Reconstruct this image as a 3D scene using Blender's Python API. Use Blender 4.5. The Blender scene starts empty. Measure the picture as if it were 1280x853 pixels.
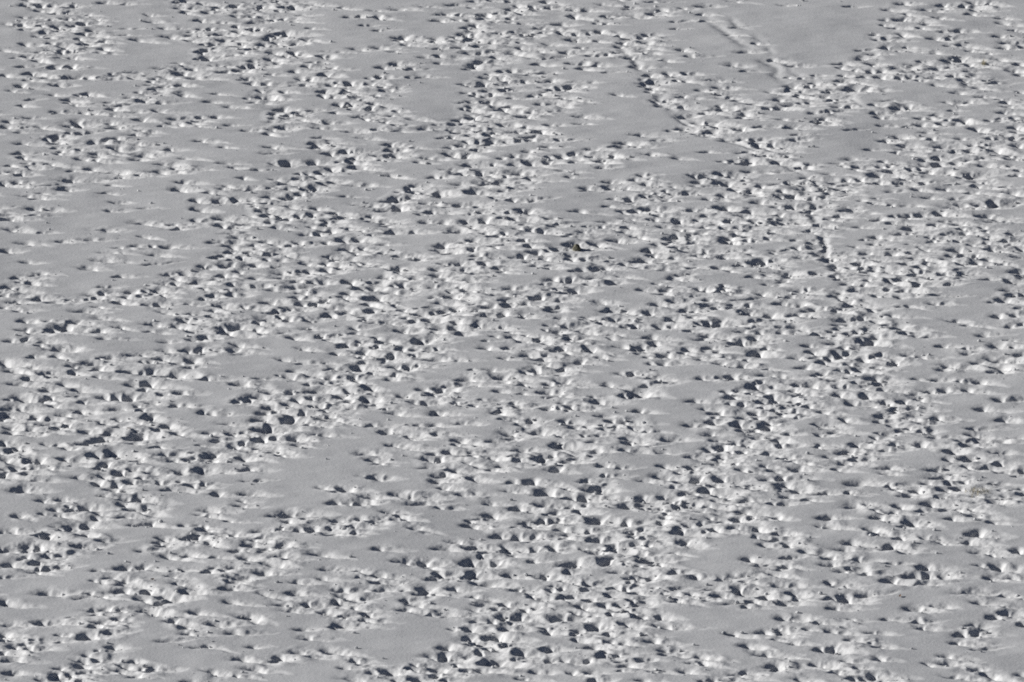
import bpy, math, random
import numpy as np

# ------------------------------------------------------------------ camera
scene = bpy.context.scene
VIEW_ELEV = math.radians(16.5)      # the camera looks down onto the snow field from a height
VIEW_DIST = 255.0
cam_data = bpy.data.cameras.new("camera")
cam_data.sensor_width = 36.0
cam_data.lens = 18.0 / math.tan(math.radians(7.6 / 2))
cam_data.clip_start = 1.0
cam_data.clip_end = 6000.0
cam = bpy.data.objects.new("camera", cam_data)
scene.collection.objects.link(cam)
cam.location = (0.0, -VIEW_DIST * math.cos(VIEW_ELEV), VIEW_DIST * math.sin(VIEW_ELEV))
cam.rotation_euler = (math.pi / 2 - VIEW_ELEV, 0.0, 0.0)
scene.camera = cam

# ------------------------------------------------------------------ sky and sun
SUN_ELEV = math.radians(19.0)
SUN_AZ = math.radians(-80.0)          # compass angle from +y (away from the camera) towards +x: far left
world = bpy.data.worlds.new("World")
scene.world = world
world.use_nodes = True
wn = world.node_tree
bg = wn.nodes["Background"]
sky = wn.nodes.new("ShaderNodeTexSky")
sky.sky_type = 'NISHITA'
sky.sun_disc = False
sky.sun_elevation = SUN_ELEV
sky.sun_rotation = SUN_AZ
sky.air_density = 0.25
sky.dust_density = 0.5
sky.ozone_density = 0.5
wn.links.new(sky.outputs[0], bg.inputs[0])
bg.inputs[1].default_value = 0.05
sun_data = bpy.data.lights.new("sun", 'SUN')
sun_data.energy = 5.0
sun_data.angle = math.radians(0.53)
sun_data.color = (1.0, 0.985, 0.965)
sun = bpy.data.objects.new("sun", sun_data)
scene.collection.objects.link(sun)
sd = (math.cos(SUN_ELEV) * math.sin(SUN_AZ), math.cos(SUN_ELEV) * math.cos(SUN_AZ), math.sin(SUN_ELEV))
sun.location = (sd[0] * 60, sd[1] * 60, sd[2] * 60)
from mathutils import Vector
sun.rotation_euler = Vector(sd).to_track_quat('Z', 'Y').to_euler()

scene.view_settings.view_transform = 'Standard'
scene.view_settings.look = 'None'
scene.view_settings.gamma = 1.0
scene.view_settings.exposure = 0.25
scene.cycles.use_denoising = False
scene.cycles.filter_width = 1.9
scene.cycles.max_bounces = 4
scene.cycles.diffuse_bounces = 1

rng = np.random.default_rng(11)
random.seed(5)

# ------------------------------------------------------------------ materials
def snow_material():
    m = bpy.data.materials.new("snow")
    m.use_nodes = True
    nt = m.node_tree
    bsdf = nt.nodes["Principled BSDF"]
    tc = nt.nodes.new("ShaderNodeTexCoord")
    # darker base colour on the wind crust
    at = nt.nodes.new("ShaderNodeAttribute"); at.attribute_name = "broken"
    mix = nt.nodes.new("ShaderNodeMix"); mix.data_type = 'RGBA'; mix.inputs[7].default_value = (0.66, 0.659, 0.653, 1)
    nt.links.new(at.outputs["Fac"], mix.inputs[0])
    n1 = nt.nodes.new("ShaderNodeTexNoise"); n1.inputs["Scale"].default_value = 0.6; n1.inputs["Detail"].default_value = 5.0
    ramp = nt.nodes.new("ShaderNodeValToRGB")
    ramp.color_ramp.elements[0].position = 0.3; ramp.color_ramp.elements[0].color = (0.530, 0.532, 0.532, 1)
    ramp.color_ramp.elements[1].position = 0.7; ramp.color_ramp.elements[1].color = (0.575, 0.577, 0.577, 1)
    n2 = nt.nodes.new("ShaderNodeTexNoise"); n2.inputs["Scale"].default_value = 9.0; n2.inputs["Detail"].default_value = 4.0
    n2.inputs["Roughness"].default_value = 0.65
    bump = nt.nodes.new("ShaderNodeBump"); bump.inputs["Strength"].default_value = 0.5; bump.inputs["Distance"].default_value = 0.02
    nt.links.new(tc.outputs["Object"], n1.inputs["Vector"])
    nt.links.new(tc.outputs["Object"], n2.inputs["Vector"])
    nt.links.new(n1.outputs["Fac"], ramp.inputs["Fac"])
    nt.links.new(ramp.outputs["Color"], mix.inputs[6])
    nt.links.new(mix.outputs[2], bsdf.inputs["Base Color"])
    nt.links.new(n2.outputs["Fac"], bump.inputs["Height"])
    nt.links.new(bump.outputs["Normal"], bsdf.inputs["Normal"])
    bsdf.inputs["Roughness"].default_value = 0.75
    bsdf.inputs["Specular IOR Level"].default_value = 0.2
    return m

def plain_material(name, c0, c1, scale, rough=0.85):
    m = bpy.data.materials.new(name)
    m.use_nodes = True
    nt = m.node_tree
    bsdf = nt.nodes["Principled BSDF"]
    tc = nt.nodes.new("ShaderNodeTexCoord")
    n = nt.nodes.new("ShaderNodeTexNoise"); n.inputs["Scale"].default_value = scale; n.inputs["Detail"].default_value = 4.0
    ramp = nt.nodes.new("ShaderNodeValToRGB")
    ramp.color_ramp.elements[0].position = 0.35; ramp.color_ramp.elements[0].color = (*c0, 1)
    ramp.color_ramp.elements[1].position = 0.65; ramp.color_ramp.elements[1].color = (*c1, 1)
    nt.links.new(tc.outputs["Object"], n.inputs["Vector"])
    nt.links.new(n.outputs["Fac"], ramp.inputs["Fac"])
    nt.links.new(ramp.outputs["Color"], bsdf.inputs["Base Color"])
    bsdf.inputs["Roughness"].default_value = rough
    return m

SNOW = snow_material()
LEAF = plain_material("dead_leaf", (0.12, 0.06, 0.03), (0.22, 0.12, 0.06), 40.0)
STRAW = plain_material("dry_grass", (0.30, 0.26, 0.17), (0.44, 0.40, 0.29), 30.0)
EARTH = plain_material("turf_earth", (0.10, 0.095, 0.07), (0.17, 0.16, 0.11), 25.0)

# ------------------------------------------------------------------ where feet have broken the snow
# x, y in metres on the field, half width across, half length away from the camera
PRINTS = np.array([
(-18.89,45.87,0.11,0.26), (-18.30,45.95,0.12,0.24), (-18.75,46.52,0.19,0.11), (-17.87,45.95,0.11,0.11), (-17.01,45.80,0.09,0.22), (-17.24,45.56,0.07,0.11),
(-15.83,46.26,0.12,0.20), (-15.07,46.08,0.14,0.13), (-12.76,46.52,0.11,0.22), (-13.00,46.31,0.08,0.22), (-12.09,46.16,0.14,0.28), (-12.92,45.44,0.09,0.13),
(-12.61,44.77,0.09,0.11), (-17.64,44.67,0.12,0.26), (-17.23,44.67,0.11,0.26), (-18.25,45.03,0.11,0.17), (-18.87,43.96,0.11,0.17), (-18.08,43.60,0.12,0.11),
(-17.17,43.81,0.11,0.15), (-16.39,44.47,0.12,0.11), (-16.02,43.86,0.14,0.15), (-14.01,44.47,0.11,0.13), (-13.90,43.45,0.14,0.11), (-12.03,43.60,0.10,0.24),
(-18.80,42.85,0.15,0.24), (-19.42,42.85,0.25,0.11), (-16.51,43.20,0.12,0.39), (-16.87,42.90,0.10,0.20), (-17.46,42.52,0.10,0.17), (-18.14,42.49,0.09,0.11),
(-18.75,41.89,0.09,0.11), (-17.34,41.89,0.09,0.17), (-16.05,41.99,0.11,0.19), (-16.41,41.54,0.12,0.32), (-17.87,41.49,0.11,0.24), (-14.79,42.44,0.10,0.11),
(-14.82,41.34,0.12,0.11), (-13.32,42.44,0.11,0.15), (-11.93,42.19,0.11,0.15), (-13.06,41.14,0.20,0.24), (-14.27,40.55,0.20,0.19), (-12.27,41.34,0.09,0.13),
(-12.24,40.45,0.12,0.19), (-11.78,41.14,0.08,0.15), (-18.08,40.89,0.10,0.17), (-17.54,40.65,0.18,0.15), (-18.50,39.71,0.12,0.21), (-17.50,39.71,0.09,0.24),
(-16.33,39.75,0.10,0.13), (-16.13,39.95,0.09,0.13), (-15.59,40.20,0.09,0.22), (-15.48,39.21,0.16,0.17), (-17.01,39.36,0.11,0.24), (-16.75,39.04,0.27,0.11),
(-17.10,38.62,0.10,0.39), (-17.93,38.43,0.12,0.11), (-19.21,38.62,0.21,0.11), (-15.50,38.43,0.18,0.11), (-18.33,37.84,0.12,0.23), (-18.66,37.50,0.13,0.15),
(-17.86,37.26,0.15,0.15), (-16.61,37.79,0.12,0.15), (-17.09,37.65,0.12,0.11), (-11.80,38.67,0.14,0.30), (-12.59,36.82,0.10,0.15), (-18.37,36.24,0.15,0.13),
(-17.16,36.14,0.16,0.45), (-16.60,36.36,0.13,0.23), (-14.02,35.38,0.24,0.11), (-13.04,36.10,0.23,0.13), (-12.01,36.14,0.13,0.30), (-12.34,35.42,0.16,0.36),
(-11.82,34.75,0.13,0.30), (-18.95,34.85,0.12,0.15), (-18.06,35.14,0.11,0.23), (-17.34,34.56,0.10,0.15), (-16.67,34.56,0.12,0.21), (-16.31,34.66,0.15,0.23),
(-15.75,34.56,0.18,0.19), (-14.85,35.04,0.13,0.15), (-14.85,34.44,0.21,0.11), (-13.35,34.51,0.11,0.23), (-12.95,34.90,0.20,0.13), (-18.29,33.37,0.11,0.25),
(-16.89,33.49,0.15,0.25), (-18.00,34.09,0.14,0.13), (-13.02,33.37,0.13,0.19), (-12.32,33.52,0.13,0.27), (-13.31,32.85,0.09,0.15), (-13.82,32.34,0.10,0.19),
(-12.27,32.20,0.16,0.25), (-18.56,32.55,0.10,0.17), (-17.03,32.15,0.13,0.15), (-15.78,32.20,0.10,0.13), (-16.06,32.01,0.06,0.10), (-14.15,31.63,0.11,0.17),
(-13.63,31.12,0.11,0.19), (-13.01,30.93,0.14,0.29), (-16.41,31.38,0.13,0.15), (-16.16,30.79,0.09,0.17), (-18.08,30.52,0.09,0.15), (-17.86,31.33,0.09,0.08),
(-14.72,30.05,0.12,0.19), (-14.46,30.56,0.11,0.12), (-13.78,29.59,0.12,0.15), (-12.94,29.68,0.16,0.27), (-16.66,29.50,0.15,0.25), (-15.75,29.50,0.14,0.17),
(-17.69,28.67,0.12,0.17), (-13.61,28.53,0.12,0.29), (-14.76,27.98,0.13,0.19), (-14.72,28.99,0.08,0.10), (-12.31,28.72,0.13,0.17), (-12.21,27.91,0.23,0.14),
(-18.38,28.12,0.13,0.17), (-18.48,27.39,0.12,0.21), (-17.21,27.41,0.12,0.14), (-15.82,27.98,0.14,0.45), (-16.15,27.62,0.13,0.27), (-14.38,27.35,0.09,0.14),
(-14.64,27.23,0.07,0.10), (-13.56,26.94,0.15,0.21), (-15.65,26.58,0.14,0.25), (-11.54,27.57,0.12,0.08), (-17.87,26.62,0.15,0.10), (-16.54,26.21,0.12,0.12),
(-10.67,45.90,0.12,0.31), (-11.34,45.69,0.11,0.22), (-11.70,44.80,0.12,0.22), (-11.03,44.72,0.14,0.22), (-10.04,45.64,0.09,0.20), (-9.76,45.74,0.09,0.31),
(-11.51,45.31,0.08,0.13), (-10.66,44.21,0.10,0.15), (-9.62,44.11,0.14,0.22), (-10.01,44.21,0.09,0.20), (-9.89,43.35,0.17,0.22), (-9.07,45.23,0.09,0.17),
(-8.80,45.69,0.19,0.18), (-8.49,45.85,0.14,0.28), (-7.57,46.10,0.23,0.24), (-6.55,45.54,0.09,0.15), (-5.23,44.93,0.19,0.15), (-4.32,45.28,0.22,0.15),
(-6.19,44.01,0.16,0.20), (-8.06,44.47,0.11,0.13), (-8.81,43.96,0.12,0.15), (-9.24,43.78,0.08,0.13), (-10.19,46.46,0.12,0.09), (-9.17,46.59,0.07,0.11),
(-8.67,46.57,0.09,0.11), (-11.20,43.35,0.14,0.13), (-10.61,42.64,0.08,0.15), (-10.49,41.79,0.14,0.24), (-10.00,42.09,0.09,0.17), (-9.66,42.14,0.09,0.26),
(-11.59,42.27,0.07,0.15), (-8.43,43.40,0.10,0.17), (-7.72,42.34,0.09,0.11), (-8.76,41.54,0.19,0.43), (-9.07,41.09,0.10,0.22), (-9.27,40.65,0.10,0.32),
(-11.07,41.34,0.21,0.37), (-10.92,40.52,0.18,0.19), (-11.35,39.90,0.13,0.30), (-9.47,39.75,0.17,0.28), (-10.32,39.53,0.12,0.24), (-11.58,39.02,0.10,0.26),
(-9.92,38.92,0.10,0.15), (-7.85,40.60,0.11,0.17), (-8.26,40.00,0.10,0.17), (-5.70,42.70,0.06,0.09), (-5.13,41.94,0.09,0.11), (-5.19,43.91,0.15,0.24),
(-4.19,40.70,0.17,0.37), (-4.28,40.20,0.09,0.15), (-3.99,39.56,0.11,0.11), (-4.91,39.16,0.24,0.13), (-5.78,39.02,0.24,0.13), (-4.48,38.62,0.09,0.15),
(-6.65,38.57,0.27,0.11), (-9.05,38.48,0.09,0.17), (-8.29,38.53,0.11,0.24), (-7.85,37.99,0.23,0.23), (-8.56,38.23,0.08,0.13), (-7.25,37.94,0.12,0.23),
(-10.59,38.23,0.15,0.11), (-9.16,37.60,0.09,0.13), (-11.48,37.65,0.13,0.36), (-7.54,36.97,0.10,0.13), (-7.71,36.48,0.10,0.17), (-8.83,37.11,0.12,0.11),
(-9.74,37.16,0.13,0.17), (-10.06,36.48,0.10,0.25), (-9.74,36.63,0.11,0.32), (-10.24,35.90,0.12,0.23), (-11.17,36.60,0.23,0.09), (-10.77,35.64,0.13,0.30),
(-8.16,35.71,0.10,0.19), (-6.75,36.12,0.13,0.19), (-7.00,35.09,0.11,0.36), (-9.05,35.23,0.09,0.15), (-7.90,34.61,0.09,0.19), (-7.61,34.47,0.11,0.23),
(-9.90,34.61,0.10,0.17), (-9.77,33.90,0.10,0.17), (-9.19,33.75,0.11,0.23), (-4.32,36.77,0.13,0.32), (-5.22,34.56,0.11,0.17), (-4.94,34.80,0.08,0.21),
(-4.86,36.24,0.12,0.23), (-8.04,33.61,0.27,0.13), (-6.70,33.61,0.11,0.25), (-6.07,33.80,0.10,0.27), (-5.32,33.71,0.13,0.19), (-4.62,32.90,0.15,0.27),
(-9.33,32.78,0.07,0.19), (-8.49,32.67,0.10,0.13), (-7.00,32.67,0.10,0.19), (-7.08,32.01,0.09,0.15), (-6.25,32.43,0.10,0.23), (-9.00,31.82,0.18,0.29),
(-9.30,31.96,0.08,0.17), (-10.98,32.24,0.11,0.10), (-9.54,31.03,0.10,0.17), (-5.06,32.08,0.12,0.15), (-6.69,31.84,0.09,0.15), (-5.85,31.61,0.15,0.23),
(-11.09,31.14,0.18,0.15), (-10.32,30.42,0.18,0.12), (-10.86,28.94,0.12,0.17), (-8.48,30.10,0.12,0.31), (-8.24,29.13,0.12,0.19), (-8.71,29.45,0.10,0.10),
(-8.72,28.67,0.08,0.12), (-8.45,28.14,0.29,0.10), (-6.42,30.68,0.11,0.21), (-6.10,30.68,0.08,0.15), (-7.29,29.87,0.15,0.19), (-5.76,30.10,0.10,0.17),
(-5.29,30.19,0.08,0.37), (-5.15,30.91,0.09,0.17), (-4.28,29.75,0.09,0.19), (-4.45,29.06,0.11,0.19), (-5.65,28.99,0.11,0.17), (-7.70,28.53,0.14,0.14),
(-6.66,28.12,0.13,0.17), (-4.70,28.12,0.08,0.21), (-5.18,28.90,0.08,0.10), (-10.31,27.76,0.12,0.10), (-9.65,27.07,0.13,0.12), (-8.34,27.46,0.11,0.23),
(-8.77,27.07,0.12,0.23), (-7.05,27.35,0.11,0.16), (-5.85,26.94,0.15,0.23), (-4.97,27.07,0.09,0.16), (-4.15,26.94,0.20,0.16), (-6.54,29.50,0.07,0.10),
(-8.87,26.49,0.10,0.12), (-3.42,45.64,0.16,0.20), (-2.32,46.00,0.12,0.18), (-2.78,44.42,0.14,0.17), (-2.81,43.45,0.14,0.26), (-2.03,44.36,0.07,0.13),
(-0.77,46.57,0.11,0.11), (-1.58,45.56,0.07,0.11), (-0.06,45.18,0.14,0.31), (1.29,46.41,0.11,0.22), (1.44,45.59,0.08,0.15), (1.03,45.44,0.09,0.20),
(0.43,45.59,0.11,0.15), (-1.01,44.31,0.15,0.20), (-0.61,44.57,0.12,0.15), (-0.05,43.81,0.09,0.22), (0.41,44.52,0.09,0.15), (-1.64,43.50,0.10,0.17),
(-0.68,43.55,0.12,0.15), (0.47,43.10,0.25,0.11), (-1.42,42.64,0.09,0.15), (-1.77,42.19,0.10,0.19), (-1.77,41.29,0.11,0.22), (-1.46,41.09,0.12,0.32),
(-1.65,40.45,0.15,0.24), (-0.75,40.15,0.12,0.22), (-0.42,41.44,0.14,0.22), (0.19,41.59,0.18,0.13), (0.68,41.09,0.13,0.17), (1.09,42.19,0.15,0.19),
(1.86,42.85,0.20,0.28), (2.34,45.13,0.13,0.15), (2.35,44.16,0.12,0.26), (2.90,45.13,0.11,0.17), (3.62,45.87,0.19,0.09), (-0.10,46.59,0.07,0.11),
(-1.49,46.52,0.12,0.09), (3.31,43.05,0.10,0.13), (3.60,43.00,0.09,0.22), (3.37,41.74,0.10,0.19), (3.84,43.86,0.11,0.13), (1.86,41.49,0.10,0.19),
(2.34,40.45,0.12,0.24), (2.43,41.52,0.10,0.15), (2.97,41.44,0.06,0.11), (-2.77,40.50,0.18,0.13), (-3.29,40.05,0.16,0.11), (-2.13,40.25,0.09,0.09),
(-1.91,39.16,0.10,0.19), (-1.24,39.26,0.10,0.19), (-2.79,39.02,0.11,0.09), (-1.60,38.43,0.21,0.19), (-0.58,37.94,0.12,0.15), (0.27,39.31,0.07,0.11),
(0.38,40.05,0.10,0.09), (1.03,38.77,0.16,0.19), (1.32,37.79,0.16,0.21), (2.05,38.67,0.14,0.24), (2.58,39.21,0.09,0.15), (3.25,40.25,0.09,0.13),
(3.05,38.04,0.11,0.19), (3.58,38.18,0.07,0.17), (1.38,39.85,0.10,0.13), (0.13,38.43,0.27,0.28), (-3.27,37.74,0.12,0.13), (-2.78,37.94,0.09,0.23),
(-2.76,36.97,0.07,0.11), (-3.74,35.95,0.11,0.11), (-1.14,37.21,0.18,0.34), (-1.41,36.53,0.11,0.19), (-1.67,36.14,0.08,0.13), (0.01,35.86,0.14,0.30),
(-0.32,35.71,0.11,0.25), (1.05,36.77,0.18,0.19), (2.33,36.87,0.14,0.21), (3.20,36.63,0.10,0.21), (2.63,36.05,0.12,0.21), (1.14,35.52,0.12,0.17),
(3.59,35.47,0.09,0.11), (-3.75,34.71,0.08,0.17), (-3.29,34.85,0.17,0.19), (-0.95,34.75,0.14,0.21), (-1.10,33.71,0.14,0.42), (-0.41,34.75,0.12,0.15),
(-0.23,34.32,0.07,0.13), (0.58,35.23,0.10,0.08), (1.45,34.47,0.10,0.17), (0.54,34.18,0.06,0.11), (1.09,34.28,0.10,0.08), (1.80,33.23,0.12,0.27),
(2.13,33.52,0.11,0.23), (1.53,33.09,0.11,0.19), (1.35,32.76,0.08,0.10), (-0.30,33.00,0.11,0.27), (-1.62,33.61,0.07,0.11), (-1.42,32.20,0.10,0.21),
(-0.85,32.78,0.13,0.19), (-1.00,32.24,0.11,0.17), (-0.75,32.31,0.09,0.21), (-0.91,31.17,0.15,0.38), (2.67,34.04,0.27,0.08), (0.87,32.15,0.11,0.21),
(-1.83,31.03,0.14,0.10), (-1.47,31.14,0.12,0.21), (1.06,30.98,0.11,0.15), (1.41,31.03,0.12,0.25), (1.82,31.82,0.09,0.10), (2.38,31.35,0.24,0.13),
(-1.62,30.14,0.11,0.19), (-0.35,30.19,0.12,0.37), (-0.11,30.68,0.11,0.17), (0.73,29.87,0.09,0.19), (1.52,29.87,0.11,0.17), (0.45,29.13,0.12,0.25),
(-0.80,29.17,0.12,0.17), (-1.45,28.94,0.11,0.37), (-2.01,28.62,0.08,0.14), (-2.10,28.07,0.12,0.17), (-0.90,28.58,0.11,0.17), (-1.35,27.94,0.10,0.19),
(-0.34,28.12,0.13,0.31), (2.55,29.17,0.16,0.21), (-3.40,28.53,0.26,0.14), (0.45,27.71,0.09,0.19), (0.98,27.03,0.16,0.33), (0.80,26.44,0.10,0.14),
(1.42,28.03,0.12,0.14), (-1.13,27.16,0.16,0.23), (-1.92,26.94,0.12,0.21), (-3.21,27.30,0.15,0.23), (-1.57,27.44,0.11,0.12), (-0.87,26.49,0.09,0.21),
(-2.21,26.21,0.09,0.12), (0.16,27.16,0.18,0.10), (2.44,28.14,0.12,0.10), (5.47,46.21,0.14,0.18), (4.49,45.28,0.10,0.13), (5.82,44.93,0.19,0.17),
(5.45,44.47,0.11,0.13), (4.63,44.16,0.34,0.20), (6.60,45.23,0.11,0.15), (7.48,45.64,0.17,0.31), (8.62,46.46,0.16,0.13), (7.30,44.36,0.08,0.13),
(6.30,43.30,0.10,0.13), (6.23,42.14,0.07,0.13), (7.50,43.25,0.14,0.11), (4.17,46.57,0.19,0.11), (5.19,41.19,0.10,0.22), (4.92,40.84,0.09,0.22),
(5.13,40.00,0.14,0.19), (5.07,39.16,0.11,0.15), (4.97,38.53,0.11,0.11), (4.09,41.02,0.09,0.15), (4.20,39.95,0.09,0.15), (4.05,38.43,0.10,0.17),
(4.10,39.29,0.09,0.21), (8.60,42.27,0.15,0.15), (8.41,41.04,0.19,0.17), (9.26,39.71,0.09,0.15), (8.87,38.53,0.18,0.21), (9.78,37.26,0.08,0.17),
(10.56,45.85,0.12,0.09), (4.46,37.60,0.11,0.19), (4.72,36.24,0.13,0.28), (5.09,34.80,0.10,0.25), (5.17,34.13,0.12,0.36), (4.92,33.85,0.12,0.19),
(5.24,33.02,0.12,0.21), (5.38,32.48,0.14,0.17), (5.11,32.62,0.09,0.10), (5.31,31.21,0.11,0.15), (6.42,38.87,0.11,0.19), (6.78,37.74,0.10,0.21),
(5.77,37.16,0.08,0.11), (8.35,36.53,0.19,0.36), (8.78,35.71,0.11,0.17), (6.54,35.23,0.11,0.19), (5.85,35.09,0.10,0.25), (6.52,34.23,0.12,0.11),
(7.57,34.23,0.22,0.15), (7.78,33.28,0.12,0.17), (7.05,32.81,0.10,0.13), (7.68,32.34,0.10,0.17), (7.94,31.68,0.21,0.15), (8.36,31.26,0.15,0.15),
(8.92,30.79,0.17,0.15), (9.67,32.50,0.20,0.10), (10.58,36.58,0.16,0.19), (10.28,34.80,0.10,0.17), (10.85,34.66,0.08,0.15), (10.41,33.42,0.15,0.36),
(11.03,33.42,0.08,0.27), (10.40,32.67,0.20,0.17), (11.32,33.85,0.12,0.17), (10.66,31.87,0.11,0.15), (9.90,31.45,0.19,0.17), (10.68,31.03,0.10,0.13),
(6.32,31.87,0.11,0.23), (6.20,30.42,0.10,0.35), (6.35,29.17,0.15,0.35), (5.76,30.52,0.27,0.17), (7.78,30.10,0.14,0.25), (7.40,29.91,0.15,0.15),
(8.40,29.87,0.11,0.23), (9.41,30.14,0.12,0.23), (9.89,30.24,0.18,0.42), (10.29,30.68,0.18,0.31), (7.15,29.50,0.18,0.19), (8.34,28.76,0.24,0.17),
(8.56,29.22,0.10,0.21), (6.80,28.17,0.18,0.23), (7.33,27.94,0.18,0.23), (8.29,27.16,0.12,0.27), (6.23,27.39,0.16,0.23), (5.88,27.03,0.16,0.23),
(4.60,26.53,0.16,0.21), (7.16,26.26,0.12,0.14), (7.29,26.89,0.20,0.23), (11.09,29.45,0.12,0.21), (10.22,27.30,0.14,0.29), (9.09,27.35,0.15,0.14),
(11.17,28.07,0.09,0.21), (10.37,26.30,0.10,0.12), (9.92,28.44,0.12,0.08), (3.95,32.15,0.15,0.13), (13.11,45.54,0.11,0.15), (14.60,44.98,0.16,0.17),
(15.22,46.00,0.19,0.28), (14.99,43.60,0.14,0.28), (14.36,43.50,0.09,0.13), (15.26,44.36,0.11,0.11), (16.05,44.98,0.16,0.24), (16.67,45.80,0.11,0.28),
(17.50,45.69,0.09,0.28), (17.92,46.31,0.15,0.24), (17.77,44.42,0.15,0.20), (17.97,45.18,0.09,0.20), (18.50,46.10,0.07,0.22), (16.50,43.81,0.14,0.17),
(15.91,42.77,0.07,0.15), (15.50,43.25,0.09,0.09), (14.25,42.64,0.06,0.11), (14.67,42.24,0.11,0.17), (14.87,41.34,0.13,0.19), (13.85,41.14,0.09,0.13),
(13.97,40.40,0.11,0.28), (14.29,40.20,0.15,0.17), (14.17,39.16,0.11,0.36), (16.09,40.65,0.12,0.19), (16.70,40.70,0.09,0.24), (16.54,41.69,0.14,0.15),
(17.15,41.77,0.09,0.19), (18.92,43.91,0.19,0.22), (18.93,43.15,0.15,0.17), (18.65,41.02,0.15,0.26), (18.99,40.10,0.20,0.32), (18.72,39.21,0.16,0.21),
(19.39,39.36,0.07,0.28), (19.17,42.02,0.09,0.13), (13.24,38.82,0.09,0.11), (13.23,37.57,0.15,0.38), (13.71,38.18,0.14,0.19), (13.65,36.82,0.12,0.17),
(12.43,36.68,0.22,0.17), (12.30,36.19,0.09,0.11), (12.82,35.71,0.12,0.17), (12.40,34.99,0.07,0.11), (14.66,39.02,0.09,0.13), (15.31,38.62,0.21,0.09),
(15.99,38.38,0.15,0.24), (16.67,39.51,0.12,0.15), (17.10,39.66,0.15,0.24), (16.89,37.55,0.17,0.36), (16.45,37.21,0.13,0.17), (18.04,38.48,0.11,0.11),
(17.36,38.80,0.09,0.11), (17.21,36.72,0.12,0.23), (18.44,37.55,0.24,0.28), (15.21,36.63,0.27,0.17), (14.56,36.14,0.21,0.19), (15.07,35.62,0.24,0.21),
(16.52,36.24,0.13,0.15), (15.97,35.95,0.11,0.13), (16.45,34.85,0.11,0.30), (18.79,35.88,0.18,0.13), (19.14,36.72,0.12,0.19), (19.07,35.14,0.11,0.19),
(17.15,35.52,0.11,0.15), (17.14,34.75,0.11,0.15), (13.43,35.57,0.11,0.30), (13.83,35.52,0.10,0.28), (13.12,34.71,0.20,0.19), (13.77,34.71,0.16,0.34),
(12.28,34.23,0.11,0.15), (14.47,34.56,0.15,0.27), (14.91,34.71,0.10,0.19), (15.68,34.66,0.24,0.23), (13.08,33.75,0.22,0.13), (12.71,33.04,0.24,0.42),
(12.99,32.76,0.10,0.15), (11.79,32.57,0.13,0.19), (11.55,31.96,0.18,0.27), (11.83,31.35,0.12,0.23), (12.10,31.68,0.08,0.21), (15.89,33.52,0.14,0.15),
(16.59,32.52,0.16,0.21), (17.41,33.19,0.15,0.19), (16.89,34.23,0.11,0.13), (18.04,33.97,0.27,0.11), (17.76,34.32,0.12,0.11), (18.95,32.67,0.11,0.17),
(17.40,32.01,0.10,0.17), (16.87,31.21,0.14,0.27), (13.97,31.26,0.24,0.10), (12.00,30.38,0.11,0.21), (12.42,30.42,0.09,0.23), (13.38,30.70,0.09,0.13),
(14.36,30.28,0.24,0.23), (14.63,30.56,0.09,0.23), (16.12,31.12,0.14,0.17), (18.28,31.17,0.11,0.27), (18.34,30.52,0.12,0.12), (16.21,29.96,0.07,0.12),
(18.05,29.77,0.09,0.19), (13.37,29.54,0.09,0.21), (13.50,28.94,0.11,0.19), (13.60,27.85,0.15,0.21), (14.99,28.85,0.10,0.19), (14.95,27.94,0.11,0.19),
(15.71,28.12,0.09,0.14), (16.50,28.58,0.14,0.31), (12.34,27.07,0.13,0.12), (11.32,28.03,0.08,0.23), (11.40,28.58,0.10,0.19), (11.64,29.50,0.10,0.21),
(16.86,27.44,0.11,0.21), (17.46,26.71,0.13,0.21), (18.34,27.66,0.09,0.23), (18.41,27.01,0.10,0.12), (18.28,26.33,0.17,0.16), (17.54,28.53,0.07,0.08),
(18.54,28.62,0.08,0.17), (15.64,29.29,0.24,0.15), (14.20,26.33,0.23,0.14), (14.39,27.80,0.12,0.14), (15.22,26.85,0.20,0.12), (-17.69,25.07,0.14,0.18),
(-16.85,25.65,0.10,0.25), (-16.54,26.01,0.13,0.14), (-16.44,25.29,0.09,0.20), (-16.42,24.58,0.10,0.16), (-16.32,23.78,0.10,0.18), (-15.12,25.20,0.12,0.33),
(-14.40,25.81,0.11,0.18), (-14.24,24.45,0.16,0.33), (-17.70,23.82,0.15,0.18), (-17.60,23.25,0.10,0.20), (-17.42,22.41,0.06,0.10), (-16.57,22.28,0.13,0.24),
(-15.00,22.85,0.13,0.24), (-15.04,21.71,0.17,0.16), (-15.59,24.22,0.09,0.10), (-13.57,25.07,0.13,0.20), (-13.22,23.73,0.26,0.31), (-13.46,22.98,0.12,0.16),
(-12.45,24.27,0.15,0.22), (-11.29,25.52,0.12,0.18), (-15.44,23.11,0.14,0.18), (-11.71,22.98,0.14,0.12), (-17.99,21.97,0.07,0.08), (-17.89,21.27,0.14,0.14),
(-18.14,21.06,0.11,0.14), (-17.56,21.01,0.13,0.22), (-14.14,21.27,0.29,0.18), (-14.04,20.53,0.25,0.16), (-15.00,20.23,0.18,0.18), (-15.83,20.32,0.18,0.34),
(-17.60,19.80,0.10,0.20), (-17.28,19.24,0.14,0.14), (-18.11,19.67,0.08,0.16), (-16.34,19.45,0.17,0.14), (-15.82,19.02,0.17,0.20), (-12.52,22.32,0.17,0.20),
(-12.56,21.23,0.26,0.22), (-11.48,21.45,0.23,0.14), (-12.06,21.71,0.11,0.12), (-16.69,17.83,0.19,0.22), (-16.71,16.39,0.17,0.28), (-17.62,15.09,0.19,0.30),
(-17.43,13.76,0.17,0.31), (-17.21,18.08,0.17,0.08), (-14.37,18.51,0.14,0.08), (-13.88,17.28,0.17,0.10), (-14.00,16.18,0.17,0.10), (-12.92,16.47,0.11,0.08),
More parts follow.
